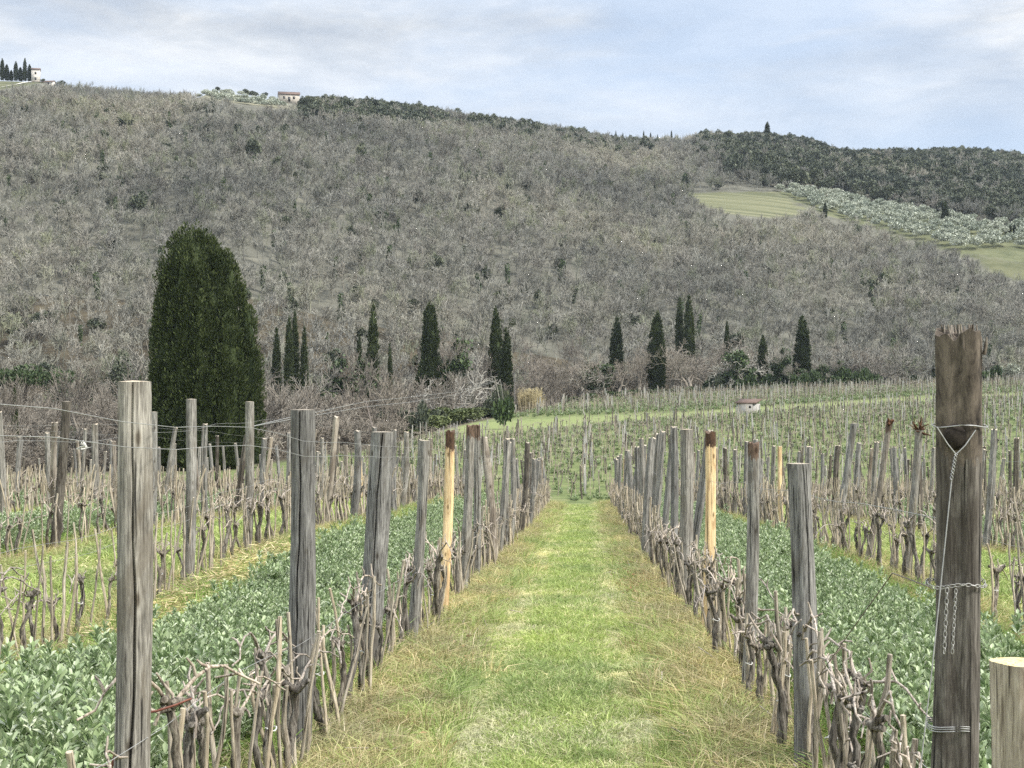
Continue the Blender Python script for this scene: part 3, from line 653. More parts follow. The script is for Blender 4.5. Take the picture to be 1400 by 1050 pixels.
for i, (p_, d_, k, ty, iv, lab) in enumerate(edge):
    x, y = W(p_, d_); z = gz(x, y)-.1; H = EYE+(525-ty)*d_/F-z
    t = empty('ivy_tree' if iv else 'bare_tree', (x, y, z)); tag(t, lab, 'tree', GR_E); t.rotation_euler.z = i*2.1; s = H/HH[k]; t.scale = (s, s, s)
    if k in (2, 4): t.scale = (s*1.15, s*1.15, s)
    link('limbs', EDG[k][0], t)
    if iv: link('ivy', IVY[k], t)

# bushes, reeds, pine, evergreens, olives
BUSH = [leaf_blob('foliage', 70+i, lumpy(70+i, 10, 2.2, 2.8, -.3, (.3, .55)), 1900, .30, .2, M['shrub']) for i in range(3)]
for i, (p_, d_, k, s, sz, lab) in enumerate([(660, 186, 0, 1.25, 1.0, 'rounded dark green bush in front of the cypress pair'), (640, 176, 1, 1.0, .8, 'yellowish green bush beside the dark rounded one'),
        (612, 170, 1, 1.1, .8, 'olive green bush left of the yellowish one'), (575, 172, 2, 1.4, .7, 'low wide green bush below the ragged conifer'), (545, 168, 2, 1.2, .7, 'low green bush at the meadow\'s edge behind a leaning stick'),
        (590, 158, 1, .9, .6, 'small bright bush nearest the grass meadow'), (470, 190, 0, 1.0, 1.3, 'dark ivy bush below the ivy-clad trees'), (540, 200, 0, .9, 1.4, 'dark ivy bush left of the ragged conifer\'s foot')]):
    x, y = W(p_, d_); t = empty('bush', (x, y, gz(x, y))); tag(t, lab, 'bush', 'green bushes at the meadow edge'); t.scale = (s*1.05, s*1.05, sz*(.75+.35*(i % 3))); t.rotation_euler.z = i
    link('foliage', BUSH[k], t)
rg = rng(77); k = 420; a = rg.uniform(0, 6.28, k); rr = rg.uniform(0, 1.9, k)**.9
P0 = np.stack([rr*np.cos(a), rr*np.sin(a)*.7, 0*a], -1); P1 = P0+np.stack([np.cos(a)*.35*rr*.5+rg.normal(0, .15, k), np.sin(a)*.2+rg.normal(0, .1, k), rg.uniform(1.6, 3.2, k)], -1)
x, y = W(725, 212); t = empty('reed_clump', (x, y, gz(x, y))); tag(t, 'dry straw-coloured clump of tall reeds at the vineyard corner', 'reeds')
link('canes', segs_mesh('canes', P0, P1, np.full(k, .035), np.full(k, .012), M['reed']), t)
nl = 900; kk = rg.integers(0, k, nl); tt = rg.uniform(.4, 1, (nl, 1)); D = unit(rg.normal(0, .5, (nl, 3))+np.array([0, 0, .7]))
V, Q = leaf_arrays(P0[kk]+(P1[kk]-P0[kk])*tt, D, perp(D, rg), .55, .07); link('leaves', mesh_np('leaves', V, Q, M['reed']), t)

x, y = W(35, 150); z = gz(x, y); H = EYE+(525-498)*150/F-z
t = empty('umbrella_pine', (x, y, z)); tag(t, 'flat-topped green umbrella pine above the left vine rows', 'tree')
bl = [(np.array([rg.uniform(-5.2, 4.2), rg.normal(0, 1.6), H-1.3+rg.normal(0, .35)]), (1.5, 1.5, .75)) for _ in range(13)]
link('crown', leaf_blob('crown', 81, bl, 3800, .34, .16, M['pine'], .6), t); link('trunk', trunk_mesh('trunk', H-.8, .25, 9), t)
for i, (p_, d_, ty, R_, lab) in enumerate([(168, 195, 472, 2.5, 'dark round evergreen oak just left of the huge cypress'), (75, 210, 490, 2.2, 'small dark evergreen above the umbrella pine'), (118, 200, 492, 1.2, 'narrow dark evergreen between pine and huge cypress')]):
    x, y = W(p_, d_); z = gz(x, y); H = EYE+(525-ty)*d_/F-z
    t = empty('evergreen_tree', (x, y, z)); tag(t, lab, 'tree'); link('crown', leaf_blob('crown', 90+i, lumpy(90+i, 11, R_, H*.75, H*.25), 2200, .36, .24, M['evergreen']), t); link('trunk', trunk_mesh('trunk', H*.5, .2, 20+i), t)
lone = [(190, 296, 3.0, 'round dark oak standing alone mid hillside'), (158, 258, 2.2, 'small dark oak up-slope of the lone round oak'), (595, 375, 2.4, 'dark oak alone among bare trees right above the ragged conifer'), (1001, 240, 5.0, 'large dark tree above the dry hillside vineyard'),
        (772, 335, 1.6, 'dark ivy-clad leaning tree in the middle of the hillside'), (885, 290, 2.0, 'dark upright evergreen left of the dry hillside vineyard'), (345, 218, 3.0, 'flat dark oak below the hilltop farmhouse'), (1102, 296, 1.8, 'small dark oak at the tip of the dry hillside vineyard')]
EV = protoE
for i, (p_, py_, R_, lab) in enumerate(lone):
    d_ = ray_d(p_, py_+12); x, y = W(p_, d_); z = gz(x, y); t = link('evergreen_tree', EV[i % 4], None, (x, y, z)); s = R_/2.6; t.scale = (s, s, s*1.25); tag(t, lab, 'tree')
# cypresses on the hill
hc = [(1292, 277, 306, 9, 'lone tall cypress above the hillside olive grove'), (1128, 277, 299, 5, 'thin cypress at the upper end of the olive grove'), (1049, 167, 186, 9, 'dark pointed tree on the far ridge')] 
hc += [(3+i*6.2, 80+(i*7 % 5)*4, 110, 6, None) for i in range(8)]
hc += [(842+i*9.5, 179+(i*5 % 4)*2.5, 190, 3, 'tiny cypress in the row along the far ridge') for i in range(9)] + [(1375+i*6, 308, 321, 4, 'small cypress in the short row beside the olive grove') for i in range(4)]
lefts = ['tallest', 'second', 'third', 'fourth', 'fifth', 'sixth', 'seventh', 'eighth']
for i, (p_, ty, by_, wd, lab) in enumerate(hc):
    d_ = ray_d(p_, by_); x, y = W(p_, d_); z = gz(x, y); H = max(3, EYE+(525-ty)*d_/F-z)
    if lab is None: lab = '%s of the hilltop cypresses before the villa, counted from the picture edge' % ['first', 'second', 'third', 'fourth', 'fifth', 'sixth', 'seventh', 'eighth'][i-3]
    t = link('cypress_tree', CY[i % 3], None, (x, y, z)); s = wd*d_/F/2.0; t.scale = (s, s, H/14)
    tag(t, lab, 'tree', 'cypresses on the hilltops' if i < 11 else ('tiny cypresses along the far ridge' if i < 20 else 'short cypress row by the olive grove'))
# olive grove
OLV = [leaf_blob('olive_tree', 500+i, lumpy(500+i, 8, 2.3, 3.0, .5, (.34, .55)), 620, .5, .26, M['olive']) for i in range(4)]
rg = rng(15); cand = []
for row in range(72):
    for k in range(46):
        cand.append((k*5.6+rg.normal(0, .7), row*5.2+rg.normal(0, .7)))
cand = np.array(cand); x0, y0 = W(1200, 560.0); a = .35
cx = x0-130+cand[:, 0]*math.cos(a)-cand[:, 1]*math.sin(a)+60; cy = y0-150+cand[:, 0]*math.sin(a)+cand[:, 1]*math.cos(a)
zz = g(cx, cy); qx, qy, qd = proj(cx, cy, zz); ok = inpoly(qx, qy, POLY_OLIVE) & (qd > 330) & (qx < 1425)
cx, cy, zz, qd = cx[ok], cy[ok], zz[ok], qd[ok]; od = np.argsort(qd); NOL = min(298, len(od)); print('olives', len(od))
for j in od[:NOL]:
    t = link('olive_tree', OLV[j % 4], None, (cx[j], cy[j], zz[j])); s = rg.uniform(.95, 1.35); t.scale = (s, s, s*.95); t.rotation_euler.z = rg.uniform(0, 6)
    tag(t, 'pale grey-green olive tree planted in the hillside grove', 'olive tree', 'olive trees of the hillside grove')
for row_, (p0_, p1_, yy0, yy1) in enumerate([(270, 384, 126, 136), (272, 380, 130, 141), (285, 378, 135, 145), (300, 386, 139, 148)]):
    for q_ in np.linspace(0, 1, 11):
        pp_ = p0_+(p1_-p0_)*q_+rg.normal(0, 2); d_ = ray_d(pp_, yy0+(yy1-yy0)*q_)
        x, y = W(pp_, d_); t = link('olive_tree', OLV[row_], None, (x, y, gz(x, y))); s = rg.uniform(.45, .85); t.scale = (s*1.3, s*1.3, s); tag(t, 'small grey-green tree in the planted rows of the hilltop terraces', 'olive tree', 'small trees on the hilltop terraces')
x, y = W(1380, 275); t = link('olive_tree', OLV[1], None, (x, y, gz(x, y))); t.scale = (1.0, 1.0, 1.1); tag(t, 'pale olive tree at the vineyard\'s upper edge beyond the big post', 'olive tree')
x, y = W(1352, 278); t = link('olive_tree', OLV[2], None, (x, y, gz(x, y))); t.scale = (.7, .7, .8); tag(t, 'smaller pale olive tree right behind the big brown post', 'olive tree')

# ------------------------------------------------------------------ buildings
def house(name, lab, cat, x, y, z, w_, dp, h, yaw, wallm, rise=.9, wins=(), mono=False, over=.25):
    t = empty(name, (x, y, z)); t.rotation_euler.z = yaw; tag(t, lab, cat)
    mb = MB(); mb.box((0, 0, h/2-.5), (w_/2, dp/2, h/2+.5))
    if not mono:   # gables
        for s in (-1, 1):
            mb.add([[s*w_/2, -dp/2, h], [s*w_/2, dp/2, h], [s*w_/2, 0, h+rise]], T=[[0, 1, 2]])
    link('wall', mb.mesh('wall', wallm), t)
    mr = MB(); a, bq = w_/2+over, dp/2+over; th_ = .14
    def slab(p):
        p = np.array(p, float); mr.add(np.vstack([p, p+np.array([0, 0, th_])]), Q=[[3, 2, 1, 0], [4, 5, 6, 7], [0, 1, 5, 4], [1, 2, 6, 5], [2, 3, 7, 6], [3, 0, 4, 7]])
    if mono: slab([[-a, -bq, h+.01], [a, -bq, h+.01], [a, bq, h+rise], [-a, bq, h+rise]])
    else:
        k = rise/(dp/2)*over
        slab([[-a, -bq, h-k+.02], [a, -bq, h-k+.02], [a, 0, h+rise+.02], [-a, 0, h+rise+.02]]); slab([[a, bq, h-k+.02], [-a, bq, h-k+.02], [-a, 0, h+rise+.02], [a, 0, h+rise+.02]])
    link('roof', mr.mesh('roof', M['roof']), t)
    for nm, fx, fz, ww, wh, side in wins:
        mw = MB()
        if side == 'f': mw.box((fx, -dp/2-.01, fz), (ww/2, .03, wh/2))
        else: mw.box((w_/2+.01, fx, fz), (.03, ww/2, wh/2))
        link(nm, mw.mesh(nm, M['opening']), t)
    return t
_d = np.arange(100, 262, .5); _x, _y = W(1023, _d); HUT_D = float(_d[np.argmin(np.abs(proj(_x, _y, g(_x, _y))[1]-565))]); print('hut', HUT_D)
x, y = W(1023, HUT_D); hb = gz(x, y)
hut = house('stone_hut', 'small pale hut with reddish sloping roof inside the far vineyard', 'hut', x, y, hb+.05, 27*HUT_D/F, 22*HUT_D/F, 12.5*HUT_D/F, math.radians(-24), plain('hut_wall', (.36, .345, .32), .9, .1, 0, .2, 3), rise=5*HUT_D/F, wins=[('window', .5, .7, .25, .25, 'f')], mono=True, over=.15)
d_ = ray_d(395, 141); x, y = W(395, d_); house('farmhouse', 'pale farmhouse with a brown tiled roof near the hilltop\'s terraces', 'house', x, y, gz(x, y), 8, 5.5, 2.9, .25, M['wall_warm'], 1.3,
     [('window', -2, 1.6, .8, 1, 'f'), ('window', 1.8, 1.6, .8, 1, 'f'), ('door', 0, 1.0, .9, 1.9, 'f')])
d_ = ray_d(47, 110); x, y = W(49, d_); house('villa', 'tall cream villa at the end of the hilltop cypresses', 'house', x, y, gz(x, y)-.3, 3.6, 3.6, 5.6, .3, M['wall'], .8, [('window', 0, 4, .8, 1.1, 'f'), ('window', 0, 1.5, .8, 1.2, 'f')])
d_ = ray_d(64, 110); x, y = W(66, d_+4); house('outbuilding', 'low white outbuilding between the villa and the round hilltop tree', 'house', x, y, gz(x, y)-.2, 5.5, 3.2, 1.9, -.1, M['wall'], .7, [('window', .8, 1.1, .8, .8, 'f')])
for i, (p_, py_, s, lab) in enumerate([(83, 112, 1.05, 'round dark tree on the hilltop beside the white outbuilding'), (58, 111, .5, 'small dark bush beside the villa'), (297, 124, .6, 'wispy small tree on the terraces skyline'), (345, 128, .9, 'dark trees behind the farmhouse terraces'), (362, 130, .8, 'dark tree at the skyline nearest the farmhouse'), (384, 139, .55, 'dark shrub before the farmhouse wall'), (335, 127, .8, 'dark skyline tree furthest from the farmhouse')]):
    d_ = ray_d(p_, py_+1); x, y = W(p_, d_-2); t = link('evergreen_tree', EV[i % 4], None, (x, y, gz(x, y)-.2)); t.scale = (s, s, s*.75); tag(t, lab, 'tree')
# white road over the hilltop
pts = []
for p_, py_ in [(-90, 134), (-40, 128), (0, 121), (25, 116), (45, 111), (60, 109.5)]:
    d_ = ray_d(p_, py_); pts.append(W(p_, d_))
pts = np.array(pts); tt = np.linspace(0, len(pts)-1, 40); cxr = np.interp(tt, range(len(pts)), pts[:, 0]); cyr = np.interp(tt, range(len(pts)), pts[:, 1])
Vr = []
for sgn in (-2.2, 2.2): Vr.append(np.stack([cxr, cyr+sgn, g(cxr, cyr+sgn)+.35], -1))
i = np.arange(39); o = link('road', mesh_np('road', np.concatenate(Vr), np.stack([i, i+1, i+41, i+40], -1), M['gravel_road'])); o['kind'] = 'structure'

# ------------------------------------------------------------------ vineyard posts
def post_mesh(seed, h, rad, style='wood', crack=True, sides=22, lean=(0, 0), bend=.02, flat=1.0, taper=.92, segs=16, top='saw', band=None):
    """one weathered post, base at z=0 (sunk .3 m), returns MB"""
    r = rng(seed); mb = MB(); n_ = segs+1
    zs = np.linspace(-.3, h, n_); a0 = np.linspace(0, 2*math.pi, sides, endpoint=False)
    lob = [(r.integers(2, 5), r.uniform(0, 6.3), r.uniform(.02, .06)) for _ in range(3)]
    ca = -1.35+r.uniform(-.5, .5); c2 = r.uniform(0, 6.28); wob = r.uniform(0, 6.28)
    ci = int(np.argmin(np.abs(((a0-ca+math.pi) % (2*math.pi))-math.pi))); cj = (ci+sides//3) % sides
    V = []
    for i, z in enumerate(zs):
        t_ = (z+.3)/(h+.3); a = a0+.10*math.sin(z*2.4+wob)+.05*math.sin(z*7+c2)+.03*math.sin(z*17)
        rr = np.full(sides, rad*(1.06-(1.06-taper)*t_)) * (1+.03*math.sin(z*5+c2))
        for k, ph, am in lob: rr = rr*(1+am*np.cos(k*a+ph+.4*z))
        rr = rr*(1+r.normal(0, .012, sides))
        if crack:
            dep = (.45 if z > .15 else .2)*(0.75+.25*math.sin(z*3+wob)); rr[ci] *= 1-dep; rr[cj] *= 1-.16*max(0, math.sin(z*2.1+c2))
        zz_ = np.full(sides, z)
        if band is not None: rr = rr*(1+.03*max(0, 1-(h-z)/.10)*(z > h-.1)); rr = rr*(1+(z > h-band)*r.normal(0, .012, sides))
        if i == n_-1 and top != 'saw': zz_ = zz_+(.012*np.sin(3*a0+c2)+.007*np.sin(7*a0+wob)+r.normal(0, .003, sides) if top == 'rough' else r.normal(0, .004, sides))
        x_ = np.cos(a)*rr; y_ = np.sin(a)*rr*flat
        V.append(np.stack([x_+lean[0]*z+bend*math.sin(t_*3.1), y_+lean[1]*z, zz_], -1))
    V = np.concatenate(V)
    Q = np.array([[i*sides+k, i*sides+(k+1) % sides, (i+1)*sides+(k+1) % sides, (i+1)*sides+k] for i in range(n_-1) for k in range(sides)])
    mi = np.zeros(len(Q), int)
    if band is not None:
        pass
    for q in (0, 1):
        if (mi == q).any(): mb.add(V if q == 0 or not mb.v else V, Q=Q[mi == q], m=q)
    c_ = V[-sides:]; cen = c_.mean(0)+np.array([0, 0, .004])
    mb.add(np.vstack([cen, c_]), T=[[0, 1+k, 1+(k+1) % sides] for k in range(sides)], m=2)
    return mb
def make_post(seed, h, rad, style='wood', name='vineyard_post', end='wood_end', bandmat='bark_rust', **kw):
    band = kw.pop('band', None); pm = post_mesh(seed, h, rad, style, band=band, **kw); me = pm.mesh(name, [M[style], M[bandmat], M[end]], True)
    if band is not None:
        v = np.empty(len(me.vertices)*3, np.float32); me.vertices.foreach_get('co', v); zz_ = v.reshape(-1, 3)[:, 2]
        a_ = me.attributes.new('head', 'FLOAT', 'POINT'); a_.data.foreach_set('value', np.clip((zz_-(h-band))/.22+.5, 0, 1.2).astype(np.float32))
    return me
def smooth_fix(me):
    try: me.set_sharp_from_angle(angle=math.radians(50))
    except Exception: pass
    return me
BIGX = 1.083
PS = []      # (row, d, h, rad, leanx, leany, style, crack, band, label)
ordn = ['first', 'second', 'third', 'fourth', 'fifth', 'sixth', 'seventh', 'eighth', 'ninth', 'tenth', 'eleventh', 'twelfth', 'thirteenth', 'fourteenth', 'fifteenth', 'sixteenth', 'seventeenth', 'eighteenth', 'nineteenth', 'twentieth']
hero = [
 (-1, 5.0, 1.93, .062, .020, 0, 'wood', 1, None, 'thick grey post with a long crack, nearest in the row left of the path'),
 (-1, 8.05, 1.96, .072, .02, 0, 'wood', 1, None, 'broad split grey post with flat top, second in the row left of the path'),
 (-1, 11.2, 1.90, .088, .075, 0, 'wood', 1, None, 'wide leaning post, dark on one side, split down the middle, left of the path'),
 (-1, 13.2, 1.86, .047, .07, 0, 'wood', 0, None, 'thin grey leaning post just left of the orange peeled one'),
 (-1, 15.5, 1.98, .052, .045, 0, 'wood_fresh', 0, .20, 'bright orange peeled post with rusty dark head left of the path'),
 (-1, 18.4, 2.13, .052, .05, 0, 'wood', 0, .16, 'pale post with rusty capped head, first behind the orange peeled post'),
 (-1, 20.6, 2.20, .056, .01, 0, 'wood', 1, .2, 'pale post with ragged brown head, second behind the orange peeled post'),
 (1, 4.5, 2.06, .072, .0235, 0, 'wood_big', 0, .38, 'big dark brown post with charred broken top, wire loop and chain'),
 (1, 3.9, 1.14, .072, 0, 0, 'wood_tan', 0, None, 'short thick post with fresh yellow sawn top beside the big brown post'),
 (1, 7.75, 1.66, .062, -.02, 0, 'wood', 1, None, 'pale grey cracked post, first beyond the big brown post'),
 (1, 10.2, 1.78, .042, .03, 0, 'wood', 0, .1, 'slim dark grey post with broken top beside the yellow peeled post'),
 (1, 14.0, 1.96, .052, .02, 0, 'wood_fresh', 0, .16, 'yellow peeled post with dark red head right of the path'),
 (1, 17.3, 2.08, .078, .02, 0, 'wood', 0, None, 'thick grey post at the near end of the dense grey post line'),
 (2, 12.9, 1.95, .07, .02, 0, 'wood_dark', 0, None, 'dark thick post cut off by the picture edge right of the big brown post'),
 (2, 18.0, 1.85, .05, .10, 0, 'wood', 0, None, 'leaning grey post with a burst of twigs on its head'),
 (2, 20.4, 2.0, .042, .16, 0, 'wood_tan', 0, .14, 'leaning tan post with black forked head'),
 (2, 23.2, 2.05, .055, .17, 0, 'wood', 0, None, 'grey post leaning strongly over the second row right of the path'),
 (-2, 16.0, 2.1, .062, .02, 0, 'wood', 0, None, 'grey knotty post, nearest in the second row left of the path'),
 (-2, 19.5, 2.02, .062, .02, 0, 'wood', 0, None, 'grey post against the huge cypress\'s lower edge in the second row left'),
 (-3, 19.5, 2.05, .065, .09, 0, 'wood_dark', 0, None, 'dark leaning post crossing the wires at the picture\'s left'),
 (-3, 24.0, 2.0, .055, .02, 0, 'wood', 0, None, 'grey post peeping out behind the nearest cracked post'),
]
taken = {}
for s in hero: taken.setdefault(s[0], []).append(s[1]); PS.append(s)
rg = rng(99)
rowname = {-1: 'the row along the path\'s left', 1: 'the row along the path\'s right', -2: 'the second row left of the path', 2: 'the second row right of the path', -3: 'the third row left of the path', 3: 'the third row right of the path'}
for k, rx in ROWS.items():
    y = {1: 18.6, -1: 23.2, 2: 26, -2: 22.6, -3: 27.5}.get(k, 14+abs(k)*.8); endy = 59 if k > -3 else 66
    sp = 1.45 if k == 1 else 2.5
    while y < endy:
        st = rg.choice(['wood', 'wood', 'wood', 'wood', 'wood', 'wood_dark', 'wood_tan']) if k != 1 else 'wood'
        if rg.random() < .04 and y > 24: st = 'wood_fresh'
        h = rg.uniform(1.7, 2.05) if abs(k) > 1 else (rg.uniform(2.0, 2.2) if y < 34 else rg.uniform(1.75, 2.0))
        if k == 1 and y < 30: h = rg.uniform(2.05, 2.25)
        PS.append((k, y, h, rg.uniform(.045, .07), rg.normal(.025, .055), rg.normal(0, .05), st, 0, None, None))
        y += sp+rg.uniform(-.5, .5)
# far vineyard posts: (x, y)
FP = []
ROWA = math.radians(9)
def far_row(v, u): return u*math.cos(ROWA)-0*v, 72+v+u*math.sin(ROWA)
for v in np.arange(-16, 200, 2.5):
    for u in np.arange(-34, 112, 3.1):
        a_, b_ = far_row(v, u+rg.normal(0, .25)); 
        if b_ > 73: FP.append((a_, b_+rg.normal(0, .12)))
FP = np.array(FP); qx, qy, qd = proj(FP[:, 0], FP[:, 1], g(FP[:, 0], FP[:, 1]))
ok = (qd < I(FEND, np.clip(qx, -700, 2200))-2) & (gap_band(qx, qy) < .45) & (qx > 400) & (qx < 1520) & ~((np.abs(qx-1023) < 22) & (qd < HUT_D+8) & (qd > HUT_D-14)); FP, qx, qd = FP[ok], qx[ok], qd[ok]
PROT = {}
def pcopy(key):
    if key not in PROT:
        st, v = key; PROT[key] = smooth_fix(make_post(700+v*13+len(st), 1.9, .058, st, crack=(v % 2 == 0), sides=12, segs=10, lean=(0, 0), bend=.03*(v-1), end='wood_end', top='rough'))
    return PROT[key]
posts_near = []
cnt = {}
PS.sort(key=lambda s: s[1])
for s in PS:
    k, d_, h, rad, lx, ly, st, ck, band, lab = s
    x = ROWS[k]+({(-2, 19.5): -.15, (-1, 5.0): -.055, (-1, 8.05): -.055, (-1, 11.2): -.15, (1, 10.2): -.04, (-1, 13.2): -.03, (-1, 15.5): .03, (1, 4.5): BIGX-1.15, (1, 3.9): -.02}.get((k, d_), 0)) + (0 if lab else rg.normal(0, .06)); y = d_
    if lab is None:
        q = proj(x, y, 0)[0]
        if q < -70 or q > 1470: continue
    z = gz(x, y); cnt[k] = cnt.get(k, 0)+1
    if lab:
        hi = d_ < 13
        me = smooth_fix(make_post(int(d_*10)+k, h, rad, st, crack=bool(ck), sides=60 if hi else (36 if band else 18), segs=44 if (hi or band) else 16, lean=(lx, ly), band=band, bandmat='bark_rust' if st != 'wood_big' else 'wood_dark',
             end='wood_cut' if h < 1.3 else ('wood_end' if st != 'wood_big' else 'wood_big'), top='rough' if (band or st == 'wood_big') else 'saw', flat=.85 if ck else 1))
        o = link('vineyard_post', me, None, (x, y, z)); tag(o, lab, 'post', 'wooden posts of the near vine rows')
        posts_near.append((o, k, d_, h, lx))
    else:
        o = link('vineyard_post', pcopy((st, int(rg.integers(0, 4)))), None, (x, y, z)); f = rad/.058
        o.scale = (f, f, h/1.9); o.rotation_euler = (-ly, lx, rg.uniform(-.5, .5))
        desc = {'wood': 'grey weathered', 'wood_dark': 'dark brown weathered', 'wood_tan': 'tan weathered', 'wood_fresh': 'yellow peeled'}[st]
        i_ = cnt[k]-1
        if abs(k) <= 2 and i_ < 14: lb = '%s post, %s from the front in %s' % (desc, ordn[i_], rowname[k])
        elif k in rowname: lb = '%s post in the distant stretch of %s' % (desc, rowname[k])
        else: lb = '%s post in the outer rows %s of the near vineyard' % (desc, 'left' if k < 0 else 'right')
        tag(o, lb, 'post', 'wooden posts of the near vine rows')
        posts_near.append((o, k, d_, h, lx))
n_ind = max(0, 296-len(posts_near)); od = np.argsort(qd)
for j in od[:n_ind]:
    st = 'wood_fresh' if rg.random() < .05 else ('wood_dark' if rg.random() < .4 else 'wood_pale'); x, y = FP[j]
    o = link('vineyard_post', pcopy((st, int(rg.integers(0, 4)))), None, (x, y, gz(x, y))); f = rg.uniform(.55, .95); o.scale = (f, f, rg.uniform(.72, .98)); o.rotation_euler = (rg.normal(-.04, .05), rg.normal(.0, .06), 0)
    tag(o, {'wood_pale': 'pale grey', 'wood_dark': 'dark brown', 'wood_fresh': 'yellow peeled'}[st]+' post in the nearest rows of the vineyard beyond the dip', 'post', 'posts of the vineyard beyond the dip')
rest = od[n_ind:]
pk = [pcopy((s_, v)) for s_ in ('wood_pale', 'wood_dark', 'wood_tan') for v in (0, 1)]
zz = g(FP[rest, 0], FP[rest, 1]); k = len(rest)
fs = rg.uniform(.55, .95, k)
o = scatter('distant_posts', np.stack([FP[rest, 0], FP[rest, 1], zz], -1), np.stack([rg.normal(-.05, .06, k), rg.normal(0, .06, k), 0*fs], -1), np.stack([fs, fs, np.where(qd[rest] > 190, 1.12, 1.0)*rg.uniform(.68, .98, k)], -1), rg.choice(6, k, p=[.31, .27, .14, .12, .08, .08]), pk)
tag(o, 'hundreds of small grey posts of the vineyard climbing to the woods', 'posts')

# ------------------------------------------------------------------ grapevines and stakes
def vine_proto(seed):
    r = rng(seed); mt = MB(); h = r.uniform(.42, .66); ln = r.normal(0, .05); lny = r.normal(.02, .08); k = 15; w1_ = r.uniform(0, 6.28)
    P_ = [np.array([ln*(i/k)**1.3+.014*math.cos(i*.55+w1_)+r.normal(0, .004), lny*(i/k)+.014*math.sin(i*.7+w1_)+r.normal(0, .004), -.08+(h+.08)*i/k]) for i in range(k+1)]
    R_ = np.linspace(.023, .0135, k+1)*r.uniform(.75, 1.25)*(1+r.normal(0, .11, k+1)); R_[-1] *= 1.15; R_[-2] *= 1.3
    mt.tube(P_, R_, 10, True, 0, .13, r)
    head = P_[-1]
    for _ in range(r.integers(4, 8)):   # knobs and old spurs
        a = r.uniform(0, 6.28); d_ = unit(np.array([math.cos(a)*.5, math.sin(a), r.uniform(.1, .8)])); L_ = r.uniform(.03, .10)
        mt.tube([head-d_*.01, head+d_*L_*.5+r.normal(0, .008, 3), head+d_*L_], [.017, .015, .010], 7, True, 0, .16, r)
    canes = []
    for j in range(r.integers(1, 3)):
        mc = MB(); s = 1 if (j+seed) % 2 else -1; L_ = r.uniform(.34, .72); up = r.uniform(.06, .17); side = r.normal(0, .05)
        pts = [head + np.array([side*t_ + r.normal(0, .010), s*L_*t_, up*math.sin(min(1, t_*1.6)*math.pi*.62) - (.22*max(0, t_-.55)) + r.normal(0, .006)]) for t_ in np.linspace(0, 1, 8)]
        mc.tube(pts, np.linspace(.0072, .0036, 8), 6, True, 0, .08, r)
        for t_i in (2, 3, 5, 6):
            if r.random() < .7:
                p = pts[t_i]; d_ = unit(r.normal(0, .6, 3)+np.array([0, 0, .8])); q = r.uniform(.03, .10)
                mc.tube([p, p+d_*q*.5+r.normal(0, .006, 3), p+d_*q], [.0058, .005, .0035], 5, True, 0)
        canes.append(mc)
    ms = MB()   # upright short spurs
    for _ in range(r.integers(2, 5)):
        p = head+np.array([r.normal(0, .03), r.normal(0, .05), 0]); d_ = unit(np.array([r.normal(0, .25), r.normal(0, .35), 1])); q = r.uniform(.04, .15)
        ms.tube([p-d_*.02, p+d_*q*.4+r.normal(0, .012, 3), p+d_*q*.75+r.normal(0, .016, 3), p+d_*q], [.007, .006, .005, .0036], 5, True, 0)
    if r.random() < .6:   # a side arm dropping along the wire
        pass
    return mt.mesh('trunk', M['vine'], True), [c.mesh('cane', M['cane'], True) for c in canes], ms.mesh('spurs', M['cane'], True), h
VP = [vine_proto(800+i) for i in range(14)]
def join_meshes(name, meshes):
    V = []; q = []; t_ = []; n0 = 0; mats = []; qm = []; tm = []
    for me in meshes:
        if me.materials[0] not in mats: mats.append(me.materials[0])
        mi = mats.index(me.materials[0])
        v = np.empty(len(me.vertices)*3, np.float32); me.vertices.foreach_get('co', v); V.append(v.reshape(-1, 3))
        for p in me.polygons:
            vv = [a+n0 for a in p.vertices]
            (q if len(vv) == 4 else t_).append(vv); (qm if len(vv) == 4 else tm).append(mi)
        n0 += len(me.vertices)
    return mesh_np(name, np.concatenate(V), [np.array(q), np.array(t_)], mats, True, qm+tm)
VJ = [join_meshes('whole_vine', [a, *b_, c_]) for a, b_, c_, _ in VP]
def stake_proto(seed, h=1.0):
    r = rng(seed); mb = MB(); k = 6
    pts = [(r.normal(0, .004)+.02*math.sin(i), r.normal(0, .004), -.1+(h+.1)*i/k) for i in range(k+1)]
    mb.tube(pts, np.linspace(.014, .0115, k+1), 7, True, 0, .09, r); return mb.mesh('vine_stake', M['stake'], True)
SP = [stake_proto(900+i) for i in range(6)]
VN = []
for k, rx in ROWS.items():
    y = {-1: 4.3, 1: 4.9}.get(k, 6.0); endy = 59.5 if k > -3 else 66
    while y < endy:
        x = rx+rg.normal(0, .045); q, _, dq = proj(x, y, 0)
        if -60 < q < 1460 and not (abs(k) == 1 and any(abs(y-t_) < .15 for t_ in taken[k])): VN.append((k, x, y, dq))
        y += (.37 if abs(k) == 1 else (.46 if k in (-2, 2) else .56))+rg.uniform(-.15, .15)
XS = []; VN.sort(key=lambda v: v[3]); NI = 292; vc = {}; sc_n = {}
def put(name, me, parent=None):
    o = bpy.data.objects.new(name, me); COL.objects.link(o)
    if parent: o.parent = parent
    return o
mtie = MB(); mtie.tube([np.array([.024*math.cos(t_), .024*math.sin(t_)+.006, .33+.006*math.sin(2*t_)]) for t_ in np.linspace(0, 6.28, 12)], .0035, 5, False); TIE = mtie.mesh('tie', M['tie'], True)
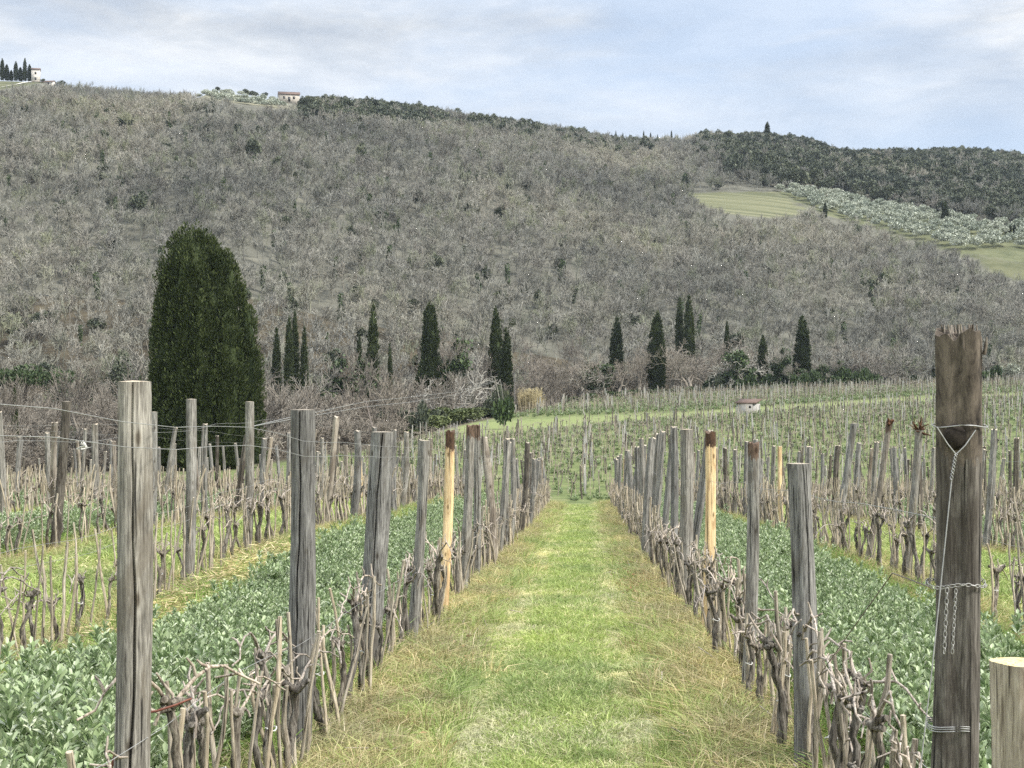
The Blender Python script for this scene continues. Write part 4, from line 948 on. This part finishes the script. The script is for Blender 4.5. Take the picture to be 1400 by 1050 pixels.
for k, x, y, dq in VN[:NI]:
    i_ = vc.get(k, 0); vc[k] = i_+1; v = int(rg.integers(0, len(VP))); z = gz(x, y)
    o = put('grapevine', None); o.location = (x, y, z); o.rotation_euler = (rg.normal(0, .05), rg.normal(0, .06), rg.choice([0, math.pi])+rg.normal(0, .25)); s = rg.uniform(.85, 1.2); o.scale = (s, s, s)
    put('trunk', VP[v][0], o)
    for c_ in VP[v][1]: put('cane', c_, o)
    put('spurs', VP[v][2], o)
    if dq < 15 and rg.random() < .35: put('tie', TIE, o)
    if k in rowname and i_ < 20: lb = 'gnarled pruned grapevine, %s from the front in %s' % (ordn[i_], rowname[k])
    elif k in rowname: lb = 'small pruned grapevine in the distant stretch of %s' % rowname[k]
    else: lb = 'pruned grapevine in the outer rows %s of the near vineyard' % ('left' if k < 0 else 'right')
    tag(o, lb, 'grapevine', 'pruned grapevines of the near rows')
    for _q in range(rg.choice([1, 2, 2, 3])):
        if sum(sc_n.values()) >= 298: XS.append((x+rg.normal(0, .04), y+rg.normal(.05, .06)+.2*_q)); continue
        j = sc_n.get(k, 0); sc_n[k] = j+1
        t = put('vine_stake', SP[int(rg.integers(0, 6))]); x2 = x+rg.normal(0, .03); y2 = y+rg.normal(.05, .06)+.2*_q; t.location = (x2, y2, gz(x2, y2)); hh = rg.uniform(.55, .92) if abs(k) < 2 else rg.uniform(.75, 1.12)
        f = rg.uniform(.65, 1.1); t.scale = (f, f, hh); t.rotation_euler = (rg.normal(0, .09), rg.normal(0, .10), rg.uniform(0, 6))
        if k in rowname and j < 20: lb = 'thin wooden stake, %s from the front in %s' % (ordn[j], rowname[k])
        elif k in rowname: lb = 'thin wooden vine stake in the distant stretch of %s' % rowname[k]
        else: lb = 'thin vine stake in the outer rows %s of the near vineyard' % ('left' if k < 0 else 'right')
        tag(t, lb, 'stake', 'thin stakes beside the grapevines')
R_ = VN[NI:]; k = len(R_); A = np.array([(v[1], v[2]) for v in R_]); zz = g(A[:, 0], A[:, 1])
s = rg.uniform(.85, 1.25, k)
o = scatter('distant_vines', np.stack([A[:, 0], A[:, 1], zz], -1), np.stack([rg.normal(0, .06, k), rg.normal(0, .06, k), rg.choice([0, math.pi], k)+rg.normal(0, .3, k)], -1), s, rg.integers(0, len(VJ), k), VJ)
tag(o, 'crowded pruned vines at the far ends of the near rows', 'grapevines')
k2 = np.repeat(np.arange(k), 3); A2 = np.concatenate([A[k2]+rg.normal(0, .12, (len(k2), 2))*np.array([.5, 1.6]), np.array(XS).reshape(-1, 2)]); k2 = np.arange(len(A2)); kk = len(k2); f = rg.uniform(1.0, 1.6, kk)
o = scatter('distant_stakes', np.stack([A2[:, 0], A2[:, 1], g(A2[:, 0], A2[:, 1])], -1), np.stack([rg.normal(0, .09, kk), rg.normal(0, .10, kk), 0*f], -1), np.stack([f, f, rg.uniform(.7, 1.15, kk)], -1), rg.integers(0, 6, kk), SP)
tag(o, 'thin stakes crowding the far ends of the near rows', 'stakes')
# far vineyard vines
fv = []
for v in np.arange(-16, 200, 2.5):
    for u in np.arange(-34, 112, .72):
        a_, b_ = far_row(v, u+rg.normal(0, .15))
        if b_ > 73: fv.append((a_, b_+rg.normal(0, .12)))
fv = np.array(fv); qx, qy, qd = proj(fv[:, 0], fv[:, 1], g(fv[:, 0], fv[:, 1]))
ok = (qd < I(FEND, np.clip(qx, -700, 2200))-2) & (gap_band(qx, qy) < .5) & (qx > 400) & (qx < 1520) & ~((np.abs(qx-1023) < 22) & (qd < HUT_D+8) & (qd > HUT_D-14)); fv = fv[ok]; k = len(fv)
f = rg.uniform(1.0, 1.7, k)
o = scatter('vineyard_vines', np.stack([fv[:, 0], fv[:, 1], g(fv[:, 0], fv[:, 1])], -1), np.stack([rg.normal(0, .08, k), rg.normal(0, .08, k), rg.uniform(0, 6, k)], -1), f, np.where(rg.random(k) < .45, len(VJ)+rg.integers(0, 3, k), rg.integers(0, len(VJ), k)), VJ+SP[:3])
tag(o, 'small dark vines of the vineyard climbing to the woods', 'grapevines')

# ------------------------------------------------------------------ beans, grass, straw
def bean_plant(seed, mat, nst=7, h=.5, leafs=20, ll=.050):
    r = rng(seed); P_ = []; D_ = []; S_ = []
    for s_ in range(nst):
        a = r.uniform(0, 6.28); d_ = unit(np.array([math.cos(a)*.35, math.sin(a)*.35, 1.])); hh = h*r.uniform(.7, 1.15); b0 = np.array([math.cos(a), math.sin(a), 0])*r.uniform(0, .08)
        top_ = b0+d_*hh; nr = leafs-5
        for q in range(nr):
            ang = q*2.4+a+r.normal(0, .2); el = r.uniform(.55, 1.45)-.35*(q > nr*.6); o_ = np.array([math.cos(ang)*math.cos(el), math.sin(ang)*math.cos(el), math.sin(el)])
            P_.append(top_-d_*.09*q/nr); D_.append(unit(o_)); S_.append(ll*r.uniform(.75, 1.35))
        for q in range(5):
            t_ = .25+.5*q/5; p = b0+d_*hh*t_; ang = q*2.4+a; o_ = np.array([math.cos(ang), math.sin(ang), .0]); rise = .6+r.normal(0, .3)
            for sgn in (-1, 1):
                dd_ = unit(o_*1.0+np.array([0, 0, rise])+np.array([-o_[1], o_[0], 0])*sgn*.55); P_.append(p+o_*.012); D_.append(dd_); S_.append(ll*r.uniform(.8, 1.3))
    P_ = np.array(P_); D_ = np.array(D_); S_ = np.array(S_)
    side = unit(np.cross(D_, np.array([0, 0, 1.]))+r.normal(0, .3, D_.shape)); nn = unit(np.cross(side, D_))
    # six-point obovate leaf with a fold
    sh = [(0, 0, 0), (.35, .16, .06), (.70, .205, .08), (1.0, .0, -.02), (.70, -.205, .08), (.35, -.16, .06)]
    V = np.stack([P_+D_*S_[:, None]*a+side*S_[:, None]*b_+nn*S_[:, None]*c_ for a, b_, c_ in sh], 1).reshape(-1, 3)
    b6 = np.arange(len(P_))[:, None]*6; Q = np.concatenate([b6+np.array([0, 1, 2, 3]), b6+np.array([0, 3, 4, 5])])
    return mesh_np('bean_plant', V, Q, mat)
BEAN = [bean_plant(1000+i, M['bean'], 7, h) for i, h in enumerate([.40, .50, .34, .55, .28])]
def grass_clump(seed, mat, nb, h, spread, wd, curl=.35):
    r = rng(seed); V = []
    a = r.uniform(0, 6.28, nb); rr = spread*np.sqrt(r.uniform(0, 1, nb)); B = np.stack([rr*np.cos(a), rr*np.sin(a), 0*a-.01], -1)
    d_ = np.stack([np.cos(a+r.normal(0, 1, nb))*r.uniform(.1, .9, nb), np.sin(a+r.normal(0, 1, nb))*r.uniform(.1, .9, nb), np.ones(nb)], -1); d_ = unit(d_); hh = h*r.uniform(.45, 1.2, nb)[:, None]
    U = unit(np.cross(d_, r.normal(size=(nb, 3)))); mid = B+d_*hh*.55; o_ = d_*np.array([1, 1, 0]); tip = B+d_*hh*.9+o_*hh*curl*1.6-np.array([0, 0, 1.])*hh*curl*.25
    w_ = wd*r.uniform(.6, 1.3, nb)[:, None]
    V = np.stack([B-U*w_/2, B+U*w_/2, mid+U*w_*.42, mid-U*w_*.42, tip], 1).reshape(-1, 3); b5 = np.arange(nb)[:, None]*5
    return mesh_np('grass_clump', V, [b5+np.array([0, 1, 2, 3]), b5+np.array([3, 2, 4])], mat)
G_SHORT = [grass_clump(1100+i, M['grass'], 34, .075, .085, .005, .5) for i in range(4)] + [grass_clump(1120+i, M['grass_pale'], 34, .055, .09, .005, .7) for i in range(3)]
G_LONG = [grass_clump(1140+i, M['straw'], 40, .22, .07, .0045, .7) for i in range(4)] + [grass_clump(1150+i, M['grass'], 34, .20, .06, .005, .5) for i in range(2)]
G_LUSH = [grass_clump(1160+i, M['grass_lush'], 30, .26, .08, .007, .4) for i in range(3)]
def sample(n_, xa, xb, ya, yb, p=1.6):
    """points with density falling with distance"""
    u = rg.uniform(0, 1, n_); y = (ya**(1-p+1e-6) + u*(yb**(1-p+1e-6)-ya**(1-p+1e-6)))**(1/(1-p+1e-6)); return rg.uniform(xa, xb, n_), y
def fr(x, y, m_=160):
    q, _, d = proj(x, y, 0*x); return (q > -m_) & (q < 1400+m_) & (d > 3)
def lay(name, x, y, idx, sc_, protos, lab, cat):
    k = len(x); z = g(x, y)
    o = scatter(name, np.stack([x, y, z], -1), np.stack([rg.normal(0, .08, k), rg.normal(0, .08, k), rg.uniform(0, 6.28, k)], -1), sc_, idx, protos); return tag(o, lab, cat)
lanes = sorted(ROWS.values())
gx, gy, gi, gs = [], [], [], []
ex, ey, ei, es = [], [], [], []
bxs, bys = [], []
lx_, ly_ = [], []
for a, b_ in zip(lanes[:-1], lanes[1:]):
    mid = (a+b_)/2; kind = int(lane_kind(np.array([mid]))[0]); path = abs(mid) < 1; y0 = 3.6 if path else 5.0; yend = 60 if mid > -6 else 66
    if kind == 0:
        n_ = 26000 if path else 9000
        x, y = sample(n_, a+.05, b_-.05, y0, yend, 1.5 if path else 1.25); ok = fr(x, y); x, y = x[ok], y[ok]
        u = (x-mid)/((b_-a)/2); pat = wav(x, y, 1.1, 31)+.6*wav(x, y, 3.1, 32)
        tr = np.exp(-((np.abs(u)-.42)/.16)**2)          # two paler wheel strips
        pp = np.clip(.30+.55*tr+.34*pat, .05, .97) if path else np.clip(.42+.25*pat, .08, .85)
        pale = rg.uniform(0, 1, len(x)) < pp
        keep = (np.abs(u) < .82+.1*rg.normal(size=len(x))) & ~((tr > .35) & (wav(x, y, 2.3, 36) > 1.3) & path); x, y, pale = x[keep], y[keep], pale[keep]
        gx.append(x); gy.append(y); gi.append(np.where(pale, rg.integers(4, 7, len(x)), rg.integers(0, 4, len(x)))); gs.append(rg.uniform(.7, 1.3, len(x))*(1+y/55)*((1.0-.25*tr[keep]) if path else 1.8))
    else:
        n_ = 5200 if abs(mid) < 4 else 2400
        xa_, xb_ = (a+.95, b_-.42) if mid < 0 else (a+.42, b_-.80)
        x, y = sample(n_, xa_, xb_, 4.2, yend, 1.15); ok = fr(x, y); x, y = x[ok], y[ok]; bxs.append(x); bys.append(y)
        x, y = sample(3200, a+.1, b_-.1, 4.2, 45, 1.4); ok = fr(x, y) & ((x < xa_+.25) | (x > xb_-.25)) & (rg.random(len(x)) < .75); lx_.append(x[ok]); ly_.append(y[ok])
for rx in lanes:
    n_ = 7000 if abs(rx) < 2 else (4200 if abs(rx) < 8 else 2200)
    x, y = sample(n_, rx-.60, rx+.60, 3.8, 62, 1.35); x = rx+(x-rx)*rg.uniform(.3, 1.1, n_)+ (-.18*np.sign(rx) if abs(rx) < 2 else 0); ok = fr(x, y); x, y = x[ok], y[ok]
    dens = rg.uniform(0, 1, len(x)) < np.clip(.65+.5*wav(x, y, 1.4, 41), .25, 1); x, y = x[dens], y[dens]
    gr = rg.uniform(0, 1, len(x)) < np.clip(.18+.9*np.abs(x-rx)-.16+.35*wav(x, y, 1.9, 44), .05, .85)
    ex.append(x); ey.append(y); ei.append(np.where(gr, rg.integers(4, 6, len(x)), rg.integers(0, 4, len(x)))); es.append(rg.uniform(.4, 1.15, len(x))*(1+y/90))
cc = np.concatenate
lay('lane_grass', cc(gx), cc(gy), cc(gi), cc(gs), G_SHORT, 'short yellow-green grass of the path and the grassy lanes', 'grass')
lay('dry_grass', cc(ex), cc(ey), cc(ei), cc(es), G_LONG, 'long straw-coloured dry grass along the feet of the vine rows', 'grass')
x, y = cc(bxs), cc(bys); k = len(x)
lay('bean_crop', x, y, rg.integers(0, 5, k), rg.uniform(.60, 1.0, k)*(1+.22*wav(x, y, 1.3, 51)), BEAN, 'grey-green broad bean crop growing between the vine rows', 'bean plants')
x, y = cc(lx_), cc(ly_); lay('green_grass', x, y, rg.integers(0, 3, len(x)), rg.uniform(.7, 1.3, len(x)), G_LUSH, 'lush green grass fringing the bean strips', 'grass')
# plants under the far vineyard
COVER = [bean_plant(1200+i, M['bean_low'] if i else M['bean'], 5, .22, 9, .085) for i in range(3)]
k = 26000; x = rg.uniform(-34, 108, k); y = np.sqrt(rg.uniform(68**2, 270**2, k)); qx, qy, qd = proj(x, y, g(x, y)); ok = (qd < I(FEND, np.clip(qx, -700, 2200))-1) & (qx > 420) & (qx < 1500) & (gap_band(qx, qy) < .6) & (wav(x, y, .25, 66) > -.5); x, y = x[ok], y[ok]
o = lay('field_plants', x, y, rg.integers(0, 3, len(x)), rg.uniform(.7, 1.3, len(x))*(1+y/300), COVER, 'low green cover plants of the vineyard beyond the dip', 'cover plants')
# clippings heap strip by the second row
CH = []
rg2 = rng(404); k = 4200; yy = rg2.uniform(12.0, 19.5, k); xx = -4.02+rg2.normal(0, .17, k)+.06*np.sin(yy*2); zz = g(xx, yy)+rg2.uniform(0, .17, k); D = unit(rg2.normal(0, 1, (k, 3))*np.array([1, 1, .25])); P_ = np.stack([xx, yy, zz], -1)
o = link('straw_clippings', mesh_np('straw_clippings', *leaf_arrays(P_, D, perp(D, rg2), rg2.uniform(.06, .2, k), .012), M['straw'])); tag(o, 'pale straw clippings lying beside the beans at the second row', 'straw', None, 'stuff')

M['dead_leaf'] = leaf_mat('dead_leaves', [(.16, .09, .05), (.28, .17, .09), (.38, .26, .15), (.20, .13, .08)], .8, .1)
k = 2600; yy = np.concatenate([rg2.normal(21, 2.6, 1500), rg2.uniform(5, 40, 1100)]); xx = np.concatenate([1.0+rg2.normal(-.12, .16, 1500), np.where(rg2.random(1100) < .5, -1.42+rg2.normal(.1, .2, 1100), 1.02+rg2.normal(-.1, .2, 1100))])
D = unit(rg2.normal(0, 1, (k, 3))*np.array([1, 1, .3])); P_ = np.stack([xx, yy, g(xx, yy)+rg2.uniform(.01, .09, k)], -1)
o = link('dead_leaves', mesh_np('dead_leaves', *leaf_arrays(P_, D, perp(D, rg2), rg2.uniform(.03, .07, k), .035, .1), M['dead_leaf'])); tag(o, 'brown dead leaves lying along the feet of the vine rows', 'leaves', None, 'stuff')
k = 260; yy = rg2.uniform(4.5, 30, k); sd_ = rg2.random(k) < .5; xx = np.where(sd_, -1.40, .98)+rg2.normal(0, .22, k); a_ = rg2.uniform(0, 6.28, k); L_ = rg2.uniform(.08, .4, k); z0_ = g(xx, yy)+rg2.uniform(.01, .08, k)
P0 = np.stack([xx, yy, z0_], -1); P1 = P0+np.stack([np.cos(a_)*L_, np.sin(a_)*L_, rg2.normal(0, .05, k)], -1)
o = link('prunings', segs_mesh('prunings', P0, P1, np.full(k, .005), np.full(k, .003), M['cane'], 5)); tag(o, 'cut vine prunings strewn along both sides of the path', 'prunings', None, 'stuff')
# ------------------------------------------------------------------ wires, chain and small things
def wire(name, pts, rad, lab, mat='wire', group=None, cat='wire', sides=5):
    mb = MB(); mb.tube(pts, rad, sides, True); o = link(name, mb.mesh(name, M[mat], True)); return tag(o, lab, cat, group)
def row_wire(k, ht, y0, y1, lab, off=0.0, rad=.0013, sag=.02, mat='wire'):
    ys_ = np.arange(y0, y1, .6); r2 = rng(int(abs(k)*10+ht*100)); pts = [(ROWS[k]+off+.01*math.sin(q*1.7), q, gz(ROWS[k], q)+ht-sag*abs(math.sin(q*math.pi/3.0+k))+.008*math.sin(q*2.3)) for q in ys_]
    wire('trellis_wire', pts, rad, lab, mat, 'trellis wires of the vine rows')
row_wire(-1, 1.80, 2.2, 58, 'topmost trellis wire of the row left of the path', .07)
row_wire(-1, 1.72, 2.2, 58, 'second highest trellis wire of the row left of the path', .075)
row_wire(-1, .72, 2.2, 58, 'low fruiting wire of the row left of the path', .03)
row_wire(-2, 1.78, 8, 60, 'top trellis wire of the second row left of the path', .06, .0015)
row_wire(-2, .95, 8, 60, 'upper low wire of the second row left of the path', .05, .0015)
row_wire(-2, .80, 8, 60, 'lower low wire of the second row left of the path', .05, .0015)
row_wire(-3, 1.75, 14, 60, 'top trellis wire of the third row left of the path', .05, .0015)
row_wire(-4, 1.75, 16, 60, 'top trellis wire of the fourth row left of the path', .05, .0015)
row_wire(1, 1.50, 4.6, 58, 'trellis wire from the big brown post along the path\'s right', .05, .0015)
row_wire(1, .62, 4.6, 58, 'low fruiting wire of the row right of the path', .04, .0015)
row_wire(2, 1.62, 6.5, 58, 'top trellis wire of the second row right of the path', .05, .0015)
row_wire(2, .85, 6.5, 58, 'low wire of the second row right of the path', .05, .0015)
row_wire(3, 1.62, 9, 58, 'top trellis wire of the third row right of the path', .05, .0015)
# details on the big brown post (row right, d 4.5)
BX, BY_ = BIGX, 4.5; BZ = gz(BX, BY_); DP = 4.365; scp = DP/F
def onpost(px_, py_, out_=.0):
    """a point on the camera side of the big post"""
    z = EYE+(525-py_)*scp; x, y = W(px_, DP-out_)
    return np.array([x, y, z])
axx = lambda z: BX+.0235*(z-BZ)+.01
def ring(z0, rad, z1=None, n_=26, wob=.004):
    a = np.linspace(0, 2*math.pi, n_); return [np.array([axx(z0)+rad*math.cos(t_), BY_+rad*math.sin(t_), (z0 if z1 is None else z0+(z1-z0)*.5*(1+math.cos(t_)))+wob*math.sin(3*t_)]) for t_ in a]
zt = EYE+(525-583)*scp
mb = MB(); mb.tube(ring(zt, .080), .0019, 5)
pl, pm, pr_ = onpost(1281, 584, .005), onpost(1307, 621, .01), onpost(1334, 588, .005)
mb.tube([pl, (pl*.45+pm*.55)+np.array([0, -.004, -.006]), pm], .0019, 5); mb.tube([pr_, (pr_*.45+pm*.55)+np.array([0, -.004, -.006]), pm], .0019, 5)
for ph in (0, math.pi):
    mb.tube([onpost(1307-2.0*i_/6, 621+35*i_/20, .012)+np.array([.004*math.cos(i_*1.2+ph), .004*math.sin(i_*1.2+ph), 0]) for i_ in range(21)], .0017, 5)
e0 = onpost(1301, 656, .012); x, y = W(1216, 4.15); e1 = np.array([x, y, gz(x, y)+.02]); mb.tube([e0, e0*.66+e1*.34+np.array([.004, 0, 0]), e0*.33+e1*.67, e1], .0019, 5)
o = link('guy_wire', mb.mesh('guy_wire', M['wire'], True)); tag(o, 'pale twisted guy wire looped round the big brown post and running down', 'wire')
mb = MB(); zb = EYE+(525-1002)*scp
for dz in (0, .007, .013): mb.tube(ring(zb+dz, .078, zb+dz+.004), .0018, 5)
o = link('wire_band', mb.mesh('wire_band', M['wire'], True)); tag(o, 'thin wire wound round the foot of the big brown post', 'wire')
def chain(name, P_, lab, L_=.020):
    P_ = np.asarray(P_); seg = np.linalg.norm(np.diff(P_, axis=0), axis=1); s = np.concatenate([[0], np.cumsum(seg)]); n_ = int(s[-1]/(L_*.78)); mb = MB()
    for i in range(n_):
        c_ = np.array([np.interp((i+.5)/n_*s[-1], s, P_[:, k_]) for k_ in range(3)]); c2 = np.array([np.interp(min(s[-1], (i+.6)/n_*s[-1]), s, P_[:, k_]) for k_ in range(3)]); d_ = unit(c2-c_)
        u_ = unit(np.cross(d_, np.array([.2, 1, .1]) if i % 2 == 0 else np.array([1, .3, .4]))); a = np.linspace(0, 2*math.pi, 13)
        mb.tube([c_+d_*(L_*.5)*math.cos(t_)+u_*(L_*.24)*math.sin(t_) for t_ in a], .0014, 5, False)
    o = link(name, mb.mesh(name, M['chain'], True)); return tag(o, lab, 'chain')
zc = EYE+(525-803)*scp
chain('chain', [p for p in ring(zc, .086, zc+.006, 40, .006)], 'steel chain wrapped round the big brown post')
a_, c_ = onpost(1295, 803, .01), onpost(1291, 893, .008); chain('chain', [a_, (a_+c_)/2, c_], 'longer linked chain end hanging down the big brown post')
a_, c_ = onpost(1307, 805, .01), onpost(1302, 893, .006); chain('chain', [a_, (a_+c_)/2, c_], 'smaller-linked chain end hanging beside the longer one', .016)
q0 = onpost(1272, 803, 0); wire('trellis_wire', [q0, q0+np.array([-.06, .25, .01]), np.array([1.0, 6.4, gz(1.0, 6.4)+.72])], .002, 'slack wire leaving the chain towards the beans', 'wire_rust')
kb = onpost(1308, 598, -.004)
mbk = MB(); r5 = rng(8)
for i_, (rr, oo) in enumerate([(.036, .0)]):
    u = np.linspace(0, math.pi/2, 6); a = np.linspace(0, 2*math.pi, 14, endpoint=False)
    V = np.array([[kb[0]+rr*math.sin(uu)*math.cos(aa)*(1+.08*math.sin(3*aa)), kb[1]-.018*math.cos(uu)+.012, kb[2]+rr*1.1*math.sin(uu)*math.sin(aa)] for uu in u for aa in a])
    Q = [[i2*14+k2_, i2*14+(k2_+1) % 14, (i2+1)*14+(k2_+1) % 14, (i2+1)*14+k2_] for i2 in range(5) for k2_ in range(14)]; mbk.add(V, Q=Q)
big = [p[0] for p in posts_near if p[1] == 1 and p[2] == 4.5][0]
mbk.v = [v-np.array(big.location) for v in mbk.v]
link('knot', mbk.mesh('knot', plain('dark_knot', (.028, .023, .019), .9, .15, 0, .5, 60), True), big)
# splintered crown of the big post
mbs = MB(); topz = BZ+2.06
for i_ in range(46):
    a = r5.uniform(0, 6.28); rr = .062*r5.uniform(.35, 1.05); p = np.array([axx(topz)+rr*math.cos(a), BY_+rr*math.sin(a), topz-r5.uniform(.03, .10)]); q = p+np.array([r5.normal(0, .008), r5.normal(0, .008), r5.uniform(.05, .13)]); q[2] = min(q[2], topz+.03)
    mbs.tube([p, (p+q)/2+r5.normal(0, .003, 3), q], [.006, .005, .002], 4, True)
mbs.v = [v-np.array(big.location) for v in mbs.v]; link('splinters', mbs.mesh('splinters', M['wood_tan'], True), big)
# twiggy burst and forked head on two leaning posts
for (k_, dd_, nm) in ((2, 18.0, 'twig_burst'), (2, 20.4, 'forked_head')):
    pp = [p for p in posts_near if p[1] == k_ and p[2] == dd_][0]; h = pp[3]; mb = MB()
    for i_ in range(16 if nm == 'twig_burst' else 7):
        d_ = unit(r5.normal(0, 1, 3)+np.array([0, 0, .5])); p = np.array([pp[4]*h, 0, h-.02]); L_ = r5.uniform(.08, .2) if nm == 'twig_burst' else r5.uniform(.05, .1)
        mb.tube([p, p+d_*L_*.5+r5.normal(0, .012, 3), p+d_*L_], [.014, .010, .006] if nm == 'twig_burst' else [.03, .025, .012], 5, True, 0, .1, r5)
    link(nm, mb.mesh(nm, M['bark_rust'], True), pp[0])
# reddish shoot arching from the nearest left vine
v0 = min((o for o in COL.objects if o.name.startswith('grapevine') and o.location.x < 0 and o.location.x > -2), key=lambda o: abs(o.location.y-5.35))
from mathutils import Matrix
inv = np.array(Matrix.LocRotScale(v0.location, v0.rotation_euler, v0.scale).inverted())
mb = MB(); P_ = [np.array([*W(a_, 5.15), EYE+(525-b_)*5.15/F]) for a_, b_ in [(150, 1060), (162, 1010), (178, 985), (192, 976), (215, 972), (240, 964), (262, 955)]]
mb.tube(P_, np.linspace(.006, .0035, 7), 6); mb.v = [q @ inv[:3, :3].T + inv[:3, 3] for q in mb.v]; link('red_shoot', mb.mesh('red_shoot', M['red_tie'], True), v0)
# white knotted string on the left wire, tension poles beyond the field
rk = rng(3); c_ = np.array([-1.52, 4.36, gz(-1.5, 4.36)+1.70]); pts = [c_+rk.normal(0, .009, 3) for _ in range(12)]
wire('string_knot', pts, .0022, 'pale knot of string tied to the wires left of the nearest post', 'tie', None, 'string')
x0, y0 = W(500, 92); x1, y1 = W(527, 88); wire('leaning_stick', [(x0, y0, EYE+(525-547)*92/F), (x1, y1, gz(x1, y1)-.1)], [.03, .045], 'thin dark stick leaning out above the wide split post', 'wire_rust', None, 'stick')
for (pa, ya, pb, yb, d_, lab) in [(676, 515, 690, 568, 170, 'thin pale pole leaning beside the cypress pair'), (684, 520, 693, 560, 172, 'second thin pale pole touching the leaning one'), (703, 509, 704, 549, 205, 'upright pale pole between the cypress pair and the reeds')]:
    x0, y0 = W(pa, d_); x1, y1 = W(pb, d_); mb = MB(); mb.tube([(x0, y0, EYE+(525-ya)*d_/F), (x1, y1, min(EYE+(525-yb)*d_/F, gz(x1, y1)-.1))], [.05, .065], 6); o = link('thin_pole', mb.mesh('thin_pole', M['wood'], True)); tag(o, lab, 'pole')
for off, lab in ((0, 'upper long wire sagging from the pale pole down across the scrub'), (7, 'lower long wire sagging from the pale pole down across the scrub')):
    P_ = [(676, 521+off*.2, 170), (620, 536+off*.6, 145), (560, 543+off, 118), (500, 549+off, 92), (440, 562+off*.6, 70), (395, 571+off*.4, 55), (340, 584, 42)]
    wire('long_wire', [(*W(a, d_), EYE+(525-b_)*d_/F) for a, b_, d_ in P_], .011, lab, 'wire', None)

# ------------------------------------------------------------------ haze
HAZE = 0.00009
mb = MB(); mb.box((80, 560, 100), (900, 660, 140)); hz = link('haze', mb.mesh('haze', None) if False else mesh_np('haze', np.concatenate(mb.v), np.concatenate(mb.q), []))
hz['kind'] = 'stuff'; hz['label'] = 'thin bluish air between the vineyard and the far hills'
hm = bpy.data.materials.new('haze_air'); hm.use_nodes = True; hn = hm.node_tree.nodes; hn.clear()
ho = hn.new('ShaderNodeOutputMaterial'); hv = hn.new('ShaderNodeVolumePrincipled'); hv.inputs['Color'].default_value = (.72, .82, .95, 1); hv.inputs['Density'].default_value = HAZE; hv.inputs['Anisotropy'].default_value = .2
hm.node_tree.links.new(hv.outputs[0], ho.inputs['Volume']); hz.data.materials.append(hm)
